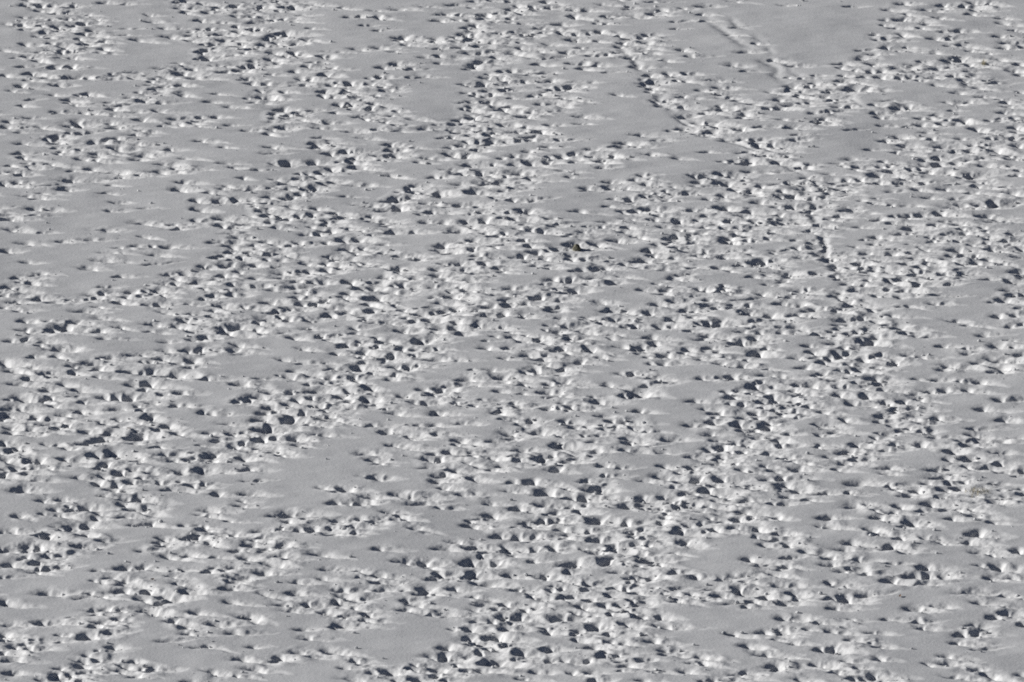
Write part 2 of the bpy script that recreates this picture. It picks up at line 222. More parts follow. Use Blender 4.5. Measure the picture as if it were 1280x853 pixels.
(-14.19,19.54,0.11,0.08), (-11.74,18.79,0.20,0.32), (-11.70,19.80,0.17,0.16), (-11.12,17.36,0.08,0.20), (-10.99,16.22,0.17,0.26), (-10.99,14.88,0.11,0.18),
(-12.83,14.55,0.28,0.24), (-11.60,13.84,0.16,0.20), (-14.10,13.68,0.33,0.27), (-11.78,14.36,0.14,0.10), (-16.32,13.23,0.10,0.10), (-16.73,11.91,0.25,0.16),
(-15.52,12.16,0.19,0.14), (-14.53,12.40,0.22,0.14), (-12.72,12.73,0.14,0.10), (-13.56,11.30,0.10,0.10), (-13.81,10.74,0.25,0.10), (-17.41,10.94,0.14,0.35),
(-11.77,11.47,0.28,0.18), (-12.17,10.41,0.22,0.16), (-13.96,9.81,0.28,0.17), (-14.40,8.81,0.25,0.19), (-16.56,9.61,0.14,0.10), (-12.37,9.25,0.13,0.12),
(-12.94,11.59,0.11,0.08), (-16.01,8.21,0.16,0.12), (-11.12,8.21,0.19,0.17), (-10.57,8.97,0.09,0.21), (-16.63,15.47,0.11,0.08), (-10.43,24.58,0.14,0.12),
(-8.70,24.62,0.14,0.14), (-8.70,23.69,0.20,0.16), (-8.54,22.32,0.14,0.14), (-8.08,22.41,0.13,0.32), (-7.14,25.14,0.13,0.27), (-6.98,24.76,0.10,0.16),
(-6.48,25.34,0.15,0.18), (-6.62,23.87,0.13,0.31), (-5.98,24.13,0.09,0.22), (-5.68,23.34,0.12,0.26), (-7.08,22.59,0.14,0.30), (-6.16,22.70,0.08,0.16),
(-5.79,22.85,0.09,0.16), (-5.49,21.97,0.23,0.26), (-7.01,26.01,0.12,0.12), (-5.42,25.97,0.12,0.14), (-4.44,25.07,0.13,0.29), (-4.35,24.31,0.12,0.14),
(-4.22,23.69,0.17,0.16), (-4.48,23.58,0.09,0.10), (-4.82,23.51,0.14,0.12), (-4.70,23.03,0.09,0.08), (-5.91,21.60,0.11,0.14), (-6.88,21.23,0.11,0.16),
(-6.92,20.62,0.17,0.12), (-9.96,21.71,0.14,0.14), (-10.27,22.32,0.17,0.14), (-9.03,21.40,0.26,0.08), (-8.42,20.14,0.11,0.12), (-7.60,20.23,0.13,0.20),
(-6.33,20.06,0.11,0.20), (-5.56,19.71,0.17,0.28), (-4.29,20.92,0.17,0.20), (-9.62,20.23,0.10,0.12), (-9.18,18.81,0.18,0.20), (-10.04,19.15,0.20,0.10),
(-8.03,19.54,0.20,0.20), (-7.98,18.85,0.23,0.18), (-7.33,18.98,0.11,0.18), (-7.00,19.20,0.14,0.26), (-7.48,18.17,0.13,0.22), (-7.96,17.79,0.14,0.22),
(-7.76,17.96,0.10,0.24), (-10.72,18.30,0.10,0.14), (-10.29,17.32,0.17,0.24), (-9.70,17.49,0.10,0.26), (-9.18,17.40,0.12,0.14), (-8.58,17.74,0.11,0.14),
(-10.26,18.79,0.11,0.14), (-7.78,16.68,0.20,0.28), (-6.91,16.56,0.13,0.20), (-8.83,16.05,0.10,0.16), (-7.01,15.63,0.11,0.22), (-8.12,15.42,0.07,0.22),
(-8.54,15.47,0.14,0.14), (-9.18,15.42,0.10,0.08), (-7.79,15.05,0.17,0.12), (-7.47,15.40,0.08,0.28), (-6.22,15.89,0.11,0.14), (-5.79,15.47,0.14,0.24),
(-6.45,14.92,0.12,0.24), (-6.53,14.47,0.11,0.22), (-6.31,13.72,0.13,0.26), (-5.39,17.07,0.20,0.16), (-4.39,17.53,0.15,0.30), (-4.11,17.91,0.12,0.30),
(-4.43,16.31,0.19,0.32), (-3.98,16.64,0.09,0.22), (-4.82,15.01,0.13,0.20), (-5.87,18.21,0.09,0.12), (-3.67,19.22,0.06,0.24), (-4.36,14.34,0.08,0.10),
(-10.01,14.99,0.28,0.26), (-10.14,14.13,0.17,0.26), (-9.78,14.05,0.14,0.18), (-9.26,14.34,0.20,0.14), (-8.40,14.63,0.10,0.20), (-8.21,14.01,0.11,0.14),
(-9.78,13.18,0.19,0.10), (-7.10,13.18,0.13,0.22), (-6.74,13.35,0.10,0.24), (-10.15,12.10,0.19,0.21), (-8.52,12.16,0.19,0.20), (-9.45,12.65,0.19,0.18),
(-6.41,12.08,0.08,0.12), (-5.83,12.49,0.17,0.41), (-5.70,11.38,0.17,0.29), (-5.44,10.94,0.11,0.19), (-5.28,12.61,0.17,0.29), (-4.20,13.47,0.13,0.24),
(-5.25,13.68,0.08,0.14), (-4.41,12.00,0.14,0.14), (-4.45,10.94,0.10,0.21), (-3.79,10.62,0.15,0.19), (-8.74,11.18,0.15,0.19), (-9.66,11.51,0.19,0.19),
(-8.17,11.79,0.17,0.14), (-7.68,11.75,0.08,0.16), (-7.35,12.00,0.08,0.20), (-8.30,10.57,0.11,0.19), (-7.85,10.57,0.09,0.17), (-9.08,10.74,0.09,0.17),
(-9.72,10.70,0.09,0.19), (-10.10,10.13,0.10,0.19), (-9.31,10.09,0.08,0.16), (-9.70,9.09,0.21,0.39), (-8.82,9.33,0.11,0.19), (-8.10,9.09,0.11,0.12),
(-7.04,9.57,0.14,0.19), (-6.43,9.57,0.08,0.19), (-6.32,8.61,0.12,0.31), (-5.87,8.93,0.09,0.19), (-4.64,9.17,0.11,0.17), (-3.90,8.93,0.16,0.21),
(-7.74,8.21,0.27,0.13), (-6.98,8.41,0.10,0.13), (-9.28,8.33,0.10,0.10), (-10.39,8.87,0.11,0.15), (-5.31,9.57,0.11,0.08), (-5.70,10.13,0.33,0.23),
(-2.06,26.01,0.17,0.14), (-2.53,26.08,0.09,0.08), (-0.86,25.38,0.26,0.18), (-0.75,25.70,0.12,0.25), (-0.14,25.70,0.17,0.18), (0.74,25.79,0.12,0.20),
(1.73,25.83,0.09,0.12), (1.93,25.83,0.10,0.12), (1.30,24.89,0.11,0.14), (-2.25,24.76,0.10,0.18), (-1.84,25.03,0.08,0.27), (-3.53,24.67,0.10,0.14),
(-1.32,24.49,0.08,0.16), (-2.25,23.78,0.13,0.33), (-1.70,23.69,0.10,0.26), (0.59,24.22,0.10,0.12), (0.07,23.47,0.13,0.28), (1.83,23.47,0.17,0.30),
(2.21,23.78,0.10,0.24), (2.96,24.40,0.16,0.22), (2.86,23.51,0.13,0.30), (3.56,23.36,0.13,0.24), (3.18,22.67,0.13,0.26), (3.28,21.82,0.13,0.24),
(-3.05,23.25,0.14,0.20), (-3.32,22.63,0.08,0.14), (-1.49,22.37,0.23,0.36), (-0.31,23.14,0.07,0.16), (0.10,22.32,0.17,0.28), (0.63,22.54,0.16,0.28),
(0.27,21.14,0.19,0.36), (-2.29,21.67,0.17,0.14), (-1.15,21.19,0.11,0.28), (-0.79,20.73,0.14,0.22), (-0.59,21.32,0.10,0.20), (-1.51,20.88,0.10,0.32),
(-1.77,21.16,0.20,0.26), (-2.76,20.62,0.14,0.24), (1.91,21.36,0.17,0.12), (2.07,20.58,0.10,0.08), (0.58,20.32,0.13,0.14), (1.28,22.70,0.09,0.14),
(-1.79,19.58,0.19,0.18), (-0.90,19.76,0.26,0.26), (-0.92,20.23,0.17,0.08), (-0.45,19.76,0.10,0.22), (-0.08,19.80,0.17,0.26), (-3.46,18.81,0.17,0.14),
(-3.41,19.54,0.14,0.18), (-3.09,18.79,0.09,0.10), (-1.35,18.60,0.19,0.40), (-2.77,18.38,0.09,0.12), (-2.55,18.58,0.17,0.34), (-0.28,18.81,0.11,0.20),
(0.07,19.11,0.14,0.10), (-0.02,17.45,0.12,0.28), (0.83,17.49,0.12,0.20), (3.46,19.89,0.11,0.24), (3.45,19.11,0.14,0.24), (2.62,18.98,0.14,0.18),
(3.54,17.53,0.08,0.14), (-3.01,17.11,0.12,0.16), (-1.83,17.02,0.14,0.24), (-2.22,16.77,0.17,0.12), (-1.15,16.66,0.11,0.20), (-2.86,16.01,0.11,0.22),
(-3.14,15.68,0.08,0.10), (0.54,15.89,0.16,0.36), (0.26,16.01,0.07,0.18), (-1.06,15.76,0.12,0.14), (-0.41,15.51,0.11,0.10), (-1.48,15.59,0.08,0.20),
(2.37,15.89,0.21,0.18), (0.15,14.88,0.14,0.24), (0.40,14.76,0.14,0.34), (1.38,14.97,0.14,0.16), (-2.97,14.67,0.15,0.14), (-2.37,14.59,0.12,0.16),
(-1.64,14.67,0.10,0.28), (-1.00,14.63,0.13,0.39), (-0.55,14.22,0.12,0.16), (-1.39,13.80,0.10,0.20), (1.46,14.05,0.17,0.12), (3.23,14.59,0.14,0.12),
(3.11,13.97,0.09,0.12), (-3.45,13.43,0.12,0.14), (-2.19,13.23,0.08,0.14), (-1.72,13.43,0.33,0.33), (0.65,13.47,0.11,0.26), (1.05,13.39,0.10,0.26),
(-0.94,13.06,0.10,0.12), (-0.69,12.61,0.11,0.12), (-0.49,12.77,0.07,0.14), (2.49,13.35,0.11,0.18), (1.93,12.69,0.14,0.18), (-1.35,12.16,0.14,0.31),
(-1.71,11.91,0.11,0.20), (-2.37,11.59,0.17,0.29), (-2.45,11.08,0.17,0.14), (0.42,12.10,0.10,0.29), (-0.16,11.59,0.19,0.14), (2.23,11.55,0.16,0.35),
(1.97,11.55,0.08,0.23), (2.89,11.83,0.14,0.16), (3.46,12.36,0.10,0.20), (1.58,10.98,0.15,0.21), (0.81,10.62,0.11,0.17), (1.22,10.82,0.08,0.14),
(0.59,11.28,0.09,0.14), (-1.34,10.94,0.11,0.31), (-1.18,10.17,0.13,0.21), (-2.09,10.74,0.17,0.21), (-0.60,11.18,0.11,0.12), (0.34,10.05,0.12,0.31),
(0.06,10.05,0.12,0.17), (1.08,9.81,0.13,0.29), (2.02,10.29,0.11,0.14), (1.99,9.85,0.09,0.19), (2.53,9.81,0.11,0.27), (0.64,9.37,0.11,0.12),
(-3.16,9.97,0.28,0.21), (-2.38,9.33,0.14,0.14), (-1.78,9.33,0.09,0.27), (-0.95,9.25,0.08,0.27), (-2.57,8.61,0.18,0.15), (-1.74,8.53,0.21,0.17),
(-0.46,8.67,0.16,0.17), (-1.25,8.21,0.14,0.10), (1.24,8.67,0.10,0.14), (2.91,8.57,0.16,0.25), (3.20,8.69,0.12,0.27), (2.39,8.37,0.13,0.15),
(2.09,8.27,0.08,0.12), (-0.35,8.27,0.08,0.12), (4.06,25.34,0.20,0.18), (3.99,24.80,0.17,0.27), (4.52,24.89,0.09,0.14), (5.24,25.70,0.13,0.16),
(4.93,23.65,0.17,0.16), (5.96,23.03,0.13,0.14), (7.79,25.61,0.17,0.14), (8.37,25.79,0.10,0.18), (8.75,25.79,0.09,0.16), (8.83,25.11,0.10,0.27),
(10.26,25.56,0.12,0.27), (9.39,25.03,0.09,0.20), (9.18,24.53,0.14,0.18), (8.55,24.02,0.17,0.20), (8.26,23.91,0.09,0.08), (9.11,23.36,0.26,0.16),
(9.49,23.58,0.12,0.16), (9.55,22.59,0.10,0.30), (8.51,22.70,0.14,0.32), (8.28,22.63,0.12,0.22), (7.94,22.89,0.09,0.08), (6.99,23.96,0.14,0.14),
(10.33,21.93,0.09,0.20), (9.57,21.45,0.14,0.10), (10.66,22.32,0.12,0.10), (8.53,21.40,0.14,0.16), (4.65,20.66,0.13,0.20), (4.87,20.06,0.09,0.12),
(4.80,19.45,0.13,0.20), (4.39,20.10,0.09,0.08), (3.98,19.00,0.08,0.18), (7.49,21.01,0.16,0.30), (7.74,20.84,0.13,0.34), (6.91,20.62,0.23,0.30),
(6.51,20.73,0.10,0.14), (6.67,19.84,0.12,0.22), (7.24,19.71,0.09,0.28), (7.63,19.86,0.23,0.22), (9.91,19.89,0.10,0.20), (10.34,19.93,0.10,0.18),
(10.48,20.51,0.10,0.20), (9.45,19.76,0.17,0.16), (8.82,19.43,0.11,0.16), (4.64,18.47,0.13,0.16), (4.69,17.91,0.06,0.10), (5.12,18.34,0.10,0.18),
(5.68,18.43,0.13,0.20), (6.19,18.43,0.11,0.20), (4.97,17.45,0.08,0.10), (5.48,17.49,0.12,0.20), (4.15,17.53,0.11,0.26), (6.95,17.70,0.10,0.26),
(7.47,18.17,0.11,0.20), (7.92,18.81,0.12,0.26), (8.46,19.11,0.09,0.10), (8.70,18.30,0.11,0.12), (8.72,17.36,0.17,0.20), (9.46,18.13,0.11,0.16),
(9.86,18.30,0.07,0.28), (9.70,17.83,0.10,0.10), (9.54,18.83,0.07,0.10), (10.59,17.96,0.13,0.24), (10.37,19.11,0.23,0.22), (10.84,18.90,0.09,0.12),
(9.89,16.81,0.12,0.22), (10.65,16.81,0.11,0.24), (9.29,16.68,0.11,0.10), (6.35,16.22,0.16,0.18), (7.29,16.52,0.12,0.26), (7.55,16.64,0.10,0.14),
(8.26,16.14,0.17,0.20), (8.10,15.51,0.16,0.16), (6.79,15.59,0.09,0.14), (4.32,16.14,0.14,0.28), (3.93,15.97,0.14,0.18), (5.23,16.24,0.08,0.26),
(4.92,16.45,0.23,0.22), (5.16,15.63,0.10,0.16), (10.37,16.10,0.11,0.16), (9.38,15.72,0.10,0.18), (4.14,15.09,0.20,0.12), (5.01,15.13,0.08,0.10),
(5.51,14.78,0.14,0.16), (5.79,14.97,0.10,0.28), (6.50,15.09,0.12,0.10), (7.19,14.67,0.17,0.12), (7.54,14.88,0.08,0.24), (8.44,14.88,0.12,0.18),
(9.49,14.84,0.13,0.30), (9.26,14.63,0.14,0.18), (8.97,14.51,0.11,0.08), (10.64,14.34,0.08,0.22), (4.01,13.97,0.16,0.16), (3.95,13.47,0.14,0.16),
(5.33,14.05,0.14,0.24), (6.69,14.05,0.11,0.18), (7.42,14.01,0.13,0.22), (7.90,14.09,0.12,0.16), (7.66,13.47,0.11,0.12), (8.22,13.72,0.12,0.16),
(8.97,13.60,0.11,0.24), (10.38,13.39,0.12,0.20), (4.41,12.81,0.21,0.16), (5.71,12.98,0.10,0.24), (5.47,12.61,0.09,0.25), (6.22,13.10,0.08,0.20),
(6.56,13.23,0.19,0.27), (3.62,12.30,0.12,0.23), (7.52,12.73,0.16,0.25), (7.37,12.24,0.11,0.16), (7.95,13.02,0.19,0.14), (8.10,12.32,0.12,0.14),
(6.31,12.00,0.15,0.20), (6.20,12.51,0.08,0.16), (5.42,11.91,0.08,0.18), (5.03,11.79,0.10,0.10), (8.85,12.57,0.08,0.16), (9.82,12.36,0.11,0.10),
(10.42,12.00,0.10,0.14), (9.87,11.34,0.09,0.14), (4.69,11.08,0.12,0.25), (4.82,10.41,0.11,0.19), (5.66,11.38,0.11,0.19), (6.21,11.08,0.25,0.39),
(6.70,10.94,0.10,0.39), (7.78,11.02,0.17,0.16), (9.08,11.06,0.12,0.12), (4.64,9.85,0.19,0.25), (4.36,9.65,0.16,0.19), (5.56,10.17,0.11,0.14),
(8.60,9.73,0.11,0.31), (8.26,9.61,0.11,0.23), (8.25,9.17,0.07,0.12), (3.84,9.37,0.12,0.14), (4.35,8.85,0.16,0.15), (5.20,9.41,0.09,0.14),
(5.22,8.69,0.14,0.21), (6.19,8.89,0.11,0.08), (7.04,8.85,0.12,0.12), (7.84,9.21,0.11,0.15), (6.90,10.17,0.14,0.10), (9.51,8.25,0.25,0.17),
(10.50,10.68,0.10,0.23), (8.79,8.93,0.08,0.12), (10.33,8.17,0.14,0.08), (7.27,10.27,0.14,0.10), (14.27,26.06,0.17,0.12), (13.53,25.61,0.12,0.25),
(15.26,25.88,0.13,0.23), (16.32,25.92,0.13,0.14), (14.17,25.03,0.13,0.14), (14.17,24.49,0.12,0.14), (14.28,23.82,0.11,0.16), (17.36,26.01,0.09,0.12),
(17.67,25.97,0.15,0.18), (18.29,26.01,0.17,0.14), (18.25,24.94,0.16,0.33), (15.61,24.89,0.23,0.31), (15.33,24.58,0.09,0.10), (16.67,25.20,0.12,0.12),
(16.95,25.03,0.15,0.20), (17.41,24.98,0.17,0.10), (16.06,24.04,0.16,0.24), (16.54,24.36,0.14,0.20), (17.00,24.36,0.12,0.20), (17.49,24.36,0.20,0.22),
(17.92,23.73,0.10,0.12), (18.06,23.25,0.13,0.18), (12.29,23.20,0.17,0.12), (12.95,24.45,0.14,0.10), (11.69,22.54,0.14,0.08), (12.41,22.06,0.13,0.22),
(13.35,22.76,0.10,0.12), (13.22,22.19,0.10,0.14), (13.55,22.32,0.09,0.12), (14.85,23.07,0.12,0.18), (15.31,23.42,0.10,0.26), (14.96,22.41,0.17,0.24),
(15.34,22.59,0.19,0.30), (15.96,22.76,0.14,0.12), (16.53,23.14,0.17,0.18), (17.93,22.15,0.09,0.14), (17.00,22.32,0.19,0.28), (13.60,21.58,0.17,0.34),
(13.03,21.01,0.17,0.30), (14.27,21.80,0.11,0.20), (14.10,21.32,0.14,0.14), (14.86,21.53,0.18,0.28), (15.67,21.14,0.16,0.18), (16.36,21.06,0.10,0.34),
(18.16,21.58,0.11,0.16), (18.00,20.88,0.11,0.16), (11.34,21.06,0.14,0.14), (11.50,20.10,0.13,0.16), (11.88,20.19,0.10,0.28), (11.97,19.63,0.13,0.18),
(12.39,20.32,0.13,0.26), (13.79,20.75,0.09,0.12), (14.09,20.45,0.11,0.22), (13.69,19.89,0.10,0.18), (14.71,19.89,0.17,0.26), (13.07,20.01,0.10,0.10),
(12.86,19.84,0.14,0.10), (10.99,19.00,0.11,0.28), (11.25,18.58,0.10,0.18), (11.06,18.17,0.10,0.12), (11.69,19.22,0.17,0.12), (11.89,18.38,0.12,0.14),
(13.46,18.77,0.10,0.12), (14.37,18.98,0.10,0.14), (15.33,19.11,0.14,0.16), (16.56,20.19,0.13,0.16), (16.52,19.63,0.10,0.16), (17.54,19.41,0.13,0.14),
(17.64,18.58,0.15,0.28), (16.34,18.64,0.14,0.20), (14.76,17.96,0.16,0.16), (15.63,17.83,0.11,0.24), (17.72,17.32,0.10,0.22), (17.04,17.23,0.19,0.50),
(16.48,16.98,0.20,0.34), (15.86,16.98,0.23,0.24), (15.59,16.60,0.25,0.34), (13.38,16.94,0.08,0.10), (14.22,16.77,0.11,0.08), (12.74,17.19,0.08,0.08),
(11.65,16.22,0.10,0.14), (12.15,15.93,0.14,0.10), (11.43,15.51,0.11,0.20), (11.09,15.13,0.11,0.12), (12.81,14.97,0.15,0.16), (13.41,15.30,0.10,0.18),
(13.73,15.40,0.13,0.24), (13.26,14.47,0.12,0.20), (14.35,15.59,0.16,0.20), (15.01,15.72,0.12,0.24), (16.58,15.38,0.19,0.26), (16.72,14.76,0.11,0.16),
(17.25,14.78,0.17,0.24), (10.76,14.22,0.08,0.28), (12.10,14.09,0.13,0.22), (13.87,13.80,0.18,0.28), (13.50,13.14,0.16,0.18), (13.83,13.18,0.09,0.20),
(14.70,14.22,0.10,0.14), (15.61,14.34,0.13,0.22), (15.65,13.64,0.11,0.16), (15.72,13.14,0.08,0.18), (15.10,12.98,0.12,0.14), (16.44,13.39,0.11,0.24),
(16.39,13.89,0.08,0.10), (12.68,12.81,0.14,0.18), (13.02,12.40,0.11,0.10), (12.50,11.87,0.10,0.20), (14.54,12.12,0.09,0.18), (15.44,12.20,0.09,0.20),
(11.85,11.67,0.11,0.10), (13.80,11.75,0.11,0.08), (14.70,12.65,0.08,0.08), (16.34,12.69,0.09,0.12), (16.42,12.04,0.17,0.12), (17.07,12.28,0.11,0.18),
(17.18,11.83,0.08,0.10), (17.34,13.10,0.09,0.10), (10.79,10.62,0.15,0.33), (10.61,10.68,0.08,0.19), (11.01,9.17,0.14,0.19), (10.87,9.87,0.17,0.29),
(12.20,10.62,0.15,0.21), (13.06,10.53,0.14,0.25), (12.99,11.06,0.11,0.10), (14.26,11.14,0.14,0.14), (13.72,10.57,0.09,0.16), (15.36,11.02,0.18,0.29),
(15.13,10.29,0.10,0.17), (15.51,10.21,0.15,0.25), (15.88,10.33,0.07,0.17), (16.53,11.14,0.13,0.35), (17.60,11.38,0.10,0.21), (17.38,10.17,0.11,0.17),
(13.85,10.05,0.22,0.21), (14.05,9.67,0.10,0.12), (11.79,9.41,0.08,0.21), (12.65,9.65,0.13,0.19), (13.56,9.17,0.14,0.21), (14.16,9.17,0.10,0.23),
(14.98,9.57,0.14,0.12), (15.90,9.25,0.15,0.25), (16.82,9.17,0.11,0.17), (16.30,9.77,0.10,0.15), (12.41,8.67,0.12,0.19), (12.18,8.45,0.16,0.15),
(12.89,8.37,0.11,0.17), (14.00,8.67,0.11,0.14), (13.76,8.25,0.14,0.12), (17.21,8.33,0.16,0.13), (15.40,8.21,0.08,0.08), (11.20,8.47,0.16,0.17),
(-16.11,8.01,0.25,0.13), (-16.81,7.64,0.09,0.21), (-16.32,6.97,0.23,0.19), (-13.39,7.76,0.11,0.10), (-17.08,6.30,0.12,0.33), (-17.17,5.40,0.12,0.21),
(-16.72,4.69,0.16,0.13), (-15.93,5.05,0.10,0.25), (-15.34,4.63,0.27,0.17), (-14.87,4.94,0.12,0.10), (-14.18,5.56,0.16,0.11), (-13.83,5.64,0.12,0.13),
(-14.29,4.98,0.06,0.11), (-12.85,5.75,0.16,0.25), (-13.05,5.25,0.10,0.11), (-13.21,4.63,0.16,0.15), (-13.52,4.98,0.12,0.15), (-11.72,7.92,0.09,0.19),
(-11.13,7.99,0.16,0.21), (-11.85,6.77,0.14,0.23), (-11.39,6.81,0.09,0.21), (-11.95,6.11,0.24,0.19), (-10.71,7.01,0.22,0.23), (-10.39,5.05,0.06,0.19),
(-10.83,4.40,0.08,0.13), (-11.90,4.32,0.11,0.11), (-12.25,4.28,0.16,0.13), (-10.46,6.14,0.08,0.10), (-17.09,3.97,0.11,0.15), (-16.52,3.66,0.08,0.13),
(-14.37,3.51,0.22,0.23), (-11.50,3.24,0.27,0.15), (-16.28,2.33,0.10,0.19), (-15.50,2.25,0.12,0.23), (-13.60,2.63,0.21,0.17), (-16.21,1.08,0.13,0.23),
(-15.22,1.04,0.13,0.28), (-14.87,1.42,0.22,0.45), (-14.61,2.14,0.13,0.32), (-13.70,1.08,0.19,0.15), (-13.08,1.49,0.12,0.11), (-10.94,2.44,0.13,0.25),
(-11.93,1.95,0.21,0.15), (-11.17,1.72,0.16,0.17), (-10.59,1.08,0.11,0.17), (-10.46,1.83,0.10,0.13), (-12.02,1.04,0.13,0.09), (-13.44,0.18,0.16,0.11),
(-16.57,-0.08,0.10,0.21), (-16.13,0.03,0.08,0.26), (-15.54,-0.27,0.16,0.24), (-14.97,-0.94,0.21,0.52), (-11.44,-0.08,0.13,0.19), (-10.55,0.18,0.13,0.09),
(-10.24,0.36,0.07,0.17), (-11.36,-1.27,0.16,0.19), (-10.72,-1.24,0.13,0.30), (-10.27,-1.09,0.08,0.33), (-13.20,-2.01,0.21,0.17), (-12.29,-1.75,0.29,0.17),
(-11.43,-2.12,0.18,0.17), (-11.86,-2.53,0.11,0.15), (-10.94,-2.53,0.14,0.26), (-10.48,-2.27,0.13,0.24), (-15.70,-2.01,0.11,0.09), (-14.97,-1.92,0.11,0.11),
(-16.67,-2.56,0.21,0.31), (-15.74,-3.07,0.24,0.15), (-16.19,-3.51,0.21,0.18), (-15.23,-3.77,0.12,0.26), (-15.74,-4.24,0.09,0.13), (-16.06,-4.85,0.23,0.18),
(-13.65,-2.56,0.21,0.15), (-14.39,-2.97,0.10,0.22), (-14.35,-3.66,0.07,0.11), (-13.53,-3.22,0.15,0.39), (-13.51,-4.13,0.06,0.09), (-12.44,-3.57,0.21,0.20),
(-12.08,-3.55,0.13,0.20), (-11.77,-3.48,0.16,0.28), (-11.40,-4.13,0.13,0.17), (-10.91,-3.84,0.29,0.41), (-12.30,-5.00,0.17,0.37), (-11.86,-4.89,0.14,0.42),
(-14.57,-4.82,0.16,0.18), (-15.06,-5.46,0.11,0.15), (-13.96,-5.50,0.18,0.15), (-10.67,-6.00,0.20,0.38), (-12.75,-6.43,0.16,0.38), (-12.36,-6.28,0.16,0.40),
(-16.21,-6.60,0.10,0.15), (-15.78,-6.43,0.20,0.24), (-15.20,-6.53,0.09,0.16), (-14.98,-6.39,0.08,0.22), (-15.82,-7.45,0.10,0.16), (-16.09,-7.59,0.23,0.22),
(-14.73,-7.21,0.12,0.16), (-13.82,-6.89,0.08,0.13), (-13.83,-7.68,0.13,0.15), (-13.17,-6.32,0.11,0.18), (-12.64,-7.63,0.23,0.20), (-10.82,-7.35,0.09,0.20),
(-11.26,-6.11,0.11,0.18), (-11.91,-5.61,0.08,0.09), (-11.58,-7.06,0.15,0.11), (-9.86,7.80,0.08,0.17), (-10.05,7.32,0.11,0.15), (-8.71,7.56,0.10,0.13),
(-9.51,6.73,0.08,0.15), (-8.70,6.61,0.09,0.15), (-9.45,5.56,0.12,0.25), (-9.58,6.07,0.07,0.11), (-10.13,5.40,0.08,0.15), (-10.31,5.01,0.06,0.23),
(-8.18,4.67,0.17,0.30), (-7.28,5.33,0.11,0.27), (-7.40,6.61,0.14,0.23), (-7.11,5.95,0.12,0.27), (-8.04,6.30,0.14,0.13), (-7.10,4.51,0.13,0.28),
(-7.43,3.82,0.10,0.23), (-7.28,7.28,0.10,0.13), (-6.76,7.20,0.10,0.13), (-6.36,7.20,0.13,0.29), (-5.52,7.20,0.12,0.31), (-6.67,4.63,0.11,0.23),
(-6.32,4.86,0.10,0.23), (-6.09,4.09,0.18,0.25), (-5.57,5.91,0.08,0.19), (-5.22,6.46,0.11,0.17), (-4.73,6.58,0.10,0.17), (-4.80,7.20,0.09,0.13),
(-4.29,7.76,0.12,0.17), (-3.70,6.89,0.12,0.19), (-4.06,6.03,0.21,0.32), (-4.63,5.25,0.24,0.42), (-4.86,4.55,0.13,0.17), (-5.71,5.36,0.14,0.15),
(-6.09,3.09,0.17,0.28), (-5.57,3.40,0.16,0.32), (-4.71,3.59,0.10,0.21), (-3.71,3.78,0.10,0.19), (-3.74,3.20,0.08,0.11), (-9.76,4.16,0.19,0.30),
(-9.16,3.97,0.15,0.15), (-10.06,3.53,0.10,0.17), (-9.98,2.86,0.13,0.21), (-9.45,2.29,0.16,0.19), (-9.17,1.57,0.18,0.34), (-9.48,0.97,0.17,0.43),
(-9.58,1.44,0.10,0.23), (-8.51,2.21,0.09,0.30), (-8.56,1.42,0.09,0.21), (-8.06,3.32,0.12,0.25), (-8.12,2.63,0.19,0.32), (-7.48,2.59,0.13,0.19),
(-6.80,2.52,0.15,0.23), (-6.72,1.38,0.17,0.17), (-7.28,0.44,0.15,0.21), (-6.31,0.51,0.10,0.26), (-8.07,0.89,0.16,0.09), (-4.91,2.86,0.12,0.17),
(-4.60,2.17,0.12,0.15), (-4.17,2.21,0.19,0.23), (-3.65,1.23,0.19,0.28), (-5.20,1.53,0.09,0.26), (-5.24,0.81,0.12,0.22), (-10.12,0.40,0.08,0.15),
(-9.04,-0.35,0.19,0.11), (-9.18,-1.09,0.16,0.32), (-5.48,-0.42,0.12,0.24), (-4.35,-0.16,0.12,0.22), (-4.49,0.31,0.08,0.09), (-4.50,-0.83,0.16,0.09),
(-3.65,-0.98,0.10,0.26), (-4.91,-1.27,0.13,0.28), (-4.90,-1.90,0.12,0.15), (-4.27,-1.90,0.17,0.37), (-3.96,-1.64,0.09,0.32), (-4.87,-2.42,0.16,0.09),
(-7.50,-2.10,0.16,0.11), (-6.85,-2.49,0.09,0.15), (-6.85,-0.94,0.16,0.11), (-7.24,-4.06,0.19,0.29), (-7.02,-3.48,0.16,0.17), (-5.85,-3.15,0.12,0.18),
(-5.01,-2.93,0.15,0.37), (-5.29,-3.29,0.12,0.24), (-3.83,-2.93,0.12,0.24), (-3.45,-2.82,0.10,0.18), (-5.90,-4.20,0.15,0.31), (-5.99,-4.85,0.11,0.18),
(-5.17,-4.11,0.12,0.26), (-5.06,-4.60,0.13,0.11), (-6.59,-4.89,0.10,0.17), (-4.58,-3.62,0.08,0.09), (-3.81,-4.35,0.18,0.13), (-8.93,-4.96,0.09,0.20),
(-8.70,-4.89,0.18,0.22), (-9.90,-4.38,0.12,0.26), (-7.13,-5.93,0.16,0.24), (-7.65,-5.91,0.23,0.27), (-8.13,-6.39,0.21,0.26), (-8.50,-6.75,0.14,0.22),
(-8.86,-6.92,0.10,0.13), (-6.93,-6.71,0.14,0.18), (-6.46,-6.53,0.08,0.16), (-6.21,-5.68,0.20,0.27), (-5.22,-5.73,0.16,0.29), (-4.63,-5.39,0.16,0.24),
(-5.48,-6.28,0.13,0.18), (-5.21,-6.82,0.10,0.18), (-4.71,-6.67,0.11,0.25), (-3.51,-6.35,0.13,0.22), (-7.71,-7.56,0.14,0.20), (-7.23,-7.24,0.13,0.18),
